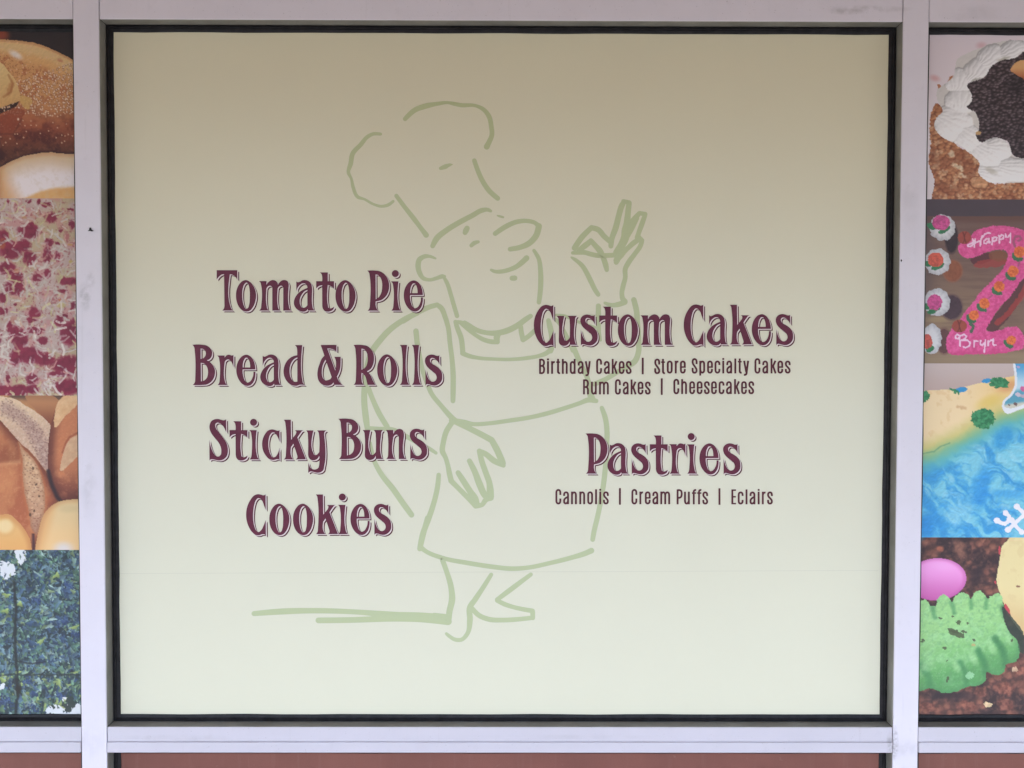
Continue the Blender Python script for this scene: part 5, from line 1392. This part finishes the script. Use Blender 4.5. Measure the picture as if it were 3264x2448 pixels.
def print_cookies():
    p = Print(*axes(False, 1713.1, BOTV, 3100), 2864, 1680, 2.16)
    X, Y = p.X, p.Y
    d1, d2, ii = worley(X / 58 + .4 * p.n(40, 2), Y / 50 + .4 * p.n(40, 3), 4)
    lum = sstep(.35, .68, p.n(110, 5))
    p.col[:] = lerp((62, 42, 42), (120, 74, 60), lum)
    p.paint(sstep(.5, .1, d1) * (ii > .45), (164, 104, 80), .6 * sstep(.3, .6, lum))
    p.paint(sstep(.3, .7, d1), (46, 32, 34), .5)
    p.paint(sstep(.5, .75, p.n(22, 6)), (150, 96, 76), .35)
    p.paint(sstep(1, .3, p.ell(285, 150, 36, 30, 0, 10, 20, 3)), (196, 112, 80), .8)
    p.paint(sstep(1.2, .3, p.ell(420, 150, 50, 80, -.4, 20, 40, 3)), (180, 120, 92), .6)
    p.paint(sstep(1.2, .3, p.ell(530, 330, 70, 70, 0, 20, 40, 8)), (54, 38, 42), .8)
    for x, y, rx, ry in ((725, 1110, 80, 60), (200, 1240, 70, 40), (480, 1240, 80, 40), (740, 1220, 70, 50), (830, 980, 50, 50), (560, 1130, 60, 40)):
        dd = p.ell(x, y, rx, ry, .2, 24, 40, 5)
        p.paint(sstep(1.05, .6, dd), lerp((112, 62, 50), (176, 106, 82), sstep(.3, .7, p.n(24, 7))), .75)
    p.paint(p.ell(615, 1222, 30, 16, .2, 10, 14, 5) < 1, (232, 200, 150))
    p.paint(p.ell(800, 980, 22, 18, .2, 10, 14, 5) < 1, (226, 190, 150), .8)
    p.paint(sstep(1.2, .3, p.ell(360, 1165, 240, 40, 0, 16, 40, 6)), (44, 32, 38), .8)
    p.paint(sstep(30, 0, Y - 78) * sstep(200, 140, X), (60, 130, 160), .7)
    p.emboss(40 * p.n(46, 57, 4) + 22 * np.clip(.6 - d1, 0, 1), np.ones(p.sh), .13, lo=.55, hi=1.5)
    # pink egg
    e = p.ell(262, 360, 205, 145, -.06)
    eg = e < 1
    p.paint(eg, lerp((244, 158, 220), (208, 98, 172), sstep(280, 510, Y + .0 * X)))
    p.paint(eg * sstep(1.1, .1, p.ell(300, 265, 130, 50, .1)), (246, 170, 226), .7)
    p.paint(eg * sstep(.8, 1.0, e), (196, 84, 158), .5)
    p.blob(eg, 'printed_egg')
    # pale cookie at the right
    yc = p.poly([(775, 40), (760, 80), (712, 130), (700, 190), (688, 270), (676, 380), (696, 450), (720, 520), (760, 600), (800, 670), (864, 745), (2000, 900), (2000, 40)], True, 5, 24, 3)
    p.paint(yc, lerp((236, 216, 154), (222, 186, 124), sstep(380, 720, Y - .2 * (X - 700))))
    p.paint(yc * sstep(.56, .7, p.n(60, 8)), (226, 200, 140), .5)
    p.paint(p.ell(823, 408, 14, 8, .3, 4, 8, 3) < 1, (150, 100, 70))
    for x, y, rx, ry in ((696, 160, 9, 30), (668, 380, 7, 12), (750, 575, 14, 48)):
        p.paint(p.ell(x, y, rx, ry, -.35 if y > 500 else 0, 5, 14, 4) < 1, (200, 66, 76))
    p.blob(yc, 'printed_cookie')
    # green shortbread
    g = p.poly([(-200, 560), (60, 520), (135, 512), (185, 500), (228, 545), (256, 540), (270, 492), (310, 465), (352, 492), (366, 520), (390, 478), (430, 450), (478, 464), (496, 495), (520, 455), (560, 437), (594, 466), (608, 490), (650, 468), (692, 455), (722, 530), (722, 600), (765, 725), (818, 785), (832, 880), (800, 930), (742, 945), (722, 1000), (650, 1016), (608, 1000), (602, 1058), (545, 1090), (478, 1100), (400, 1130), (310, 1142), (225, 1112), (135, 1132), (-200, 1140)], True, 7, 14, 5)
    p.paint(g, lerp((154, 208, 128), (98, 172, 90), sstep(640, 1110, Y + .25 * (X - 350))))
    p.paint(g * sstep(.5, .7, p.n(70, 12)), (158, 212, 146), .5)
    p.paint(g * sstep(.55, .72, p.n(18, 13)), (116, 176, 112), .5)
    p.paint(g * sstep(.62, .74, p.n(9, 14, 3)), (176, 222, 160), .35)
    for pts, w, c in (([(230, 545), (250, 620)], 26, (90, 158, 96)), ([(365, 520), (385, 590)], 26, (90, 158, 96)), ([(497, 495), (500, 560)], 24, (90, 158, 96)), ([(607, 490), (600, 560)], 24, (90, 158, 96)),
                      ([(720, 560), (760, 640), (800, 720)], 44, (58, 112, 72)), ([(425, 935), (462, 1010), (468, 1098)], 38, (58, 132, 74)), ([(550, 850), (590, 930), (606, 1010)], 40, (50, 124, 70)), ([(668, 770), (720, 850), (738, 950)], 42, (48, 118, 68)),
                      ([(160, 950), (210, 1040), (220, 1110)], 44, (70, 142, 84))):
        p.paint(g * sstep(w, 4, p.line(pts, 8, 24, 4)), c, .75)
    p.paint(g * sstep(950, 1130, Y + .35 * (X - 200)), (74, 140, 80), .5)
    p.paint(p.poly([(720, 545), (765, 600), (864, 745), (864, 880), (835, 860), (820, 790), (760, 720)], True, 5, 20, 4), (44, 62, 48), .8)
    for x, y, rx, ry in ((400, 960, 34, 70), (515, 905, 34, 70), (640, 830, 34, 66), (760, 770, 34, 60), (180, 960, 30, 50)):
        p.paint(g * sstep(1.1, .2, p.ell(x, y, rx, ry, -.5, 10, 24, 6)), (168, 218, 150), .6)
    p.paint(g * sstep(40, 0, p.edge([(-200, 560), (60, 520), (135, 512), (185, 500), (228, 545), (256, 540), (270, 492), (310, 465), (352, 492), (366, 520), (390, 478), (430, 450), (478, 464), (496, 495), (520, 455), (560, 437), (594, 466), (608, 490), (650, 468), (692, 455), (722, 530), (722, 600), (765, 725), (818, 785), (832, 880), (800, 930), (742, 945), (722, 1000), (650, 1016), (608, 1000), (602, 1058), (545, 1090), (478, 1100), (400, 1130), (310, 1142), (225, 1112), (135, 1132), (-200, 1140)])) * sstep(700, 900, Y + .3 * X - 200), (76, 146, 86), .5)
    for x, y, rx, ry in ((400, 735, 60, 20), (380, 715, 40, 14), (450, 718, 22, 9), (288, 626, 16, 8), (415, 655, 16, 16), (476, 663, 9, 7), (168, 780, 12, 14), (320, 832, 16, 12), (518, 778, 11, 8), (335, 920, 7, 6), (338, 1048, 9, 20), (375, 616, 10, 5), (780, 780, 8, 12)):
        p.paint(p.ell(x, y, rx, ry, .3, 9, 10, 6) < 1, (74, 84, 54), .85)
    p.paint(p.ell(516, 812, 15, 9) < 1, (206, 170, 106), .8)
    p.paint(p.ell(492, 1022, 28, 24, 0, 12, 14, 6) < 1, (150, 206, 150), .9)
    p.emboss(20 * p.n(46, 58, 3) + 7 * p.n(10, 59, 2), g, .08, lo=.8, hi=1.18)
    p.blob(g, 'printed_green_cookie')
    finish(p, 'food_photo', 'printed photo of a green cookie and a pink candy egg on brown crumbs', group=GR_)

print_sesame(); print_pizza(); print_rolls(); print_greens()
print_cream_cake(); print_pink_cake(); print_beach_cake(); print_cookies()

# ------------------------------------------------------------------ small things stuck on the frame
def on_frame(u, v):
    d = AX_R * ((u - CX) / FOC) + AX_D * ((v - CY) / FOC) + AX_F
    t = (FY - CAM[1]) / d[1]
    q = CAM + d * t
    return q[0], q[2]
def flat_fleck(pts, y, th):
    mb = MB()
    b = mb.bm
    f0 = [b.verts.new((*(lambda q: (q[0], y, q[1]))(on_frame(u, v)),)) for u, v in pts]
    f1 = [b.verts.new((w.co.x, y - th, w.co.z)) for w in f0]
    b.faces.new(f1); b.faces.new(f0[::-1])
    for i in range(len(f0)):
        j = (i + 1) % len(f0)
        b.faces.new((f0[i], f0[j], f1[j], f1[i]))
    return mb
t_ = NT('black_chip'); t_.base((0.02, 0.02, 0.022)); t_.set(0.6, 0.3)
o = flat_fleck([(281, 737), (285, 733), (286, 726), (290, 726), (292, 732), (299, 736), (293, 738), (288, 736)], FY - 0.0001, 0.0016).build('dark_fleck', t_.m)
tag(o, 'tiny black three pointed fleck stuck on the left white post', 'fleck')
o = flat_fleck([(2870, 830), (2872.5, 826.5), (2875, 830), (2872.5, 835)], FY - 0.0001, 0.0012).build('dark_fleck', t_.m)
tag(o, 'tiny dark speck stuck on the right white post', 'fleck')
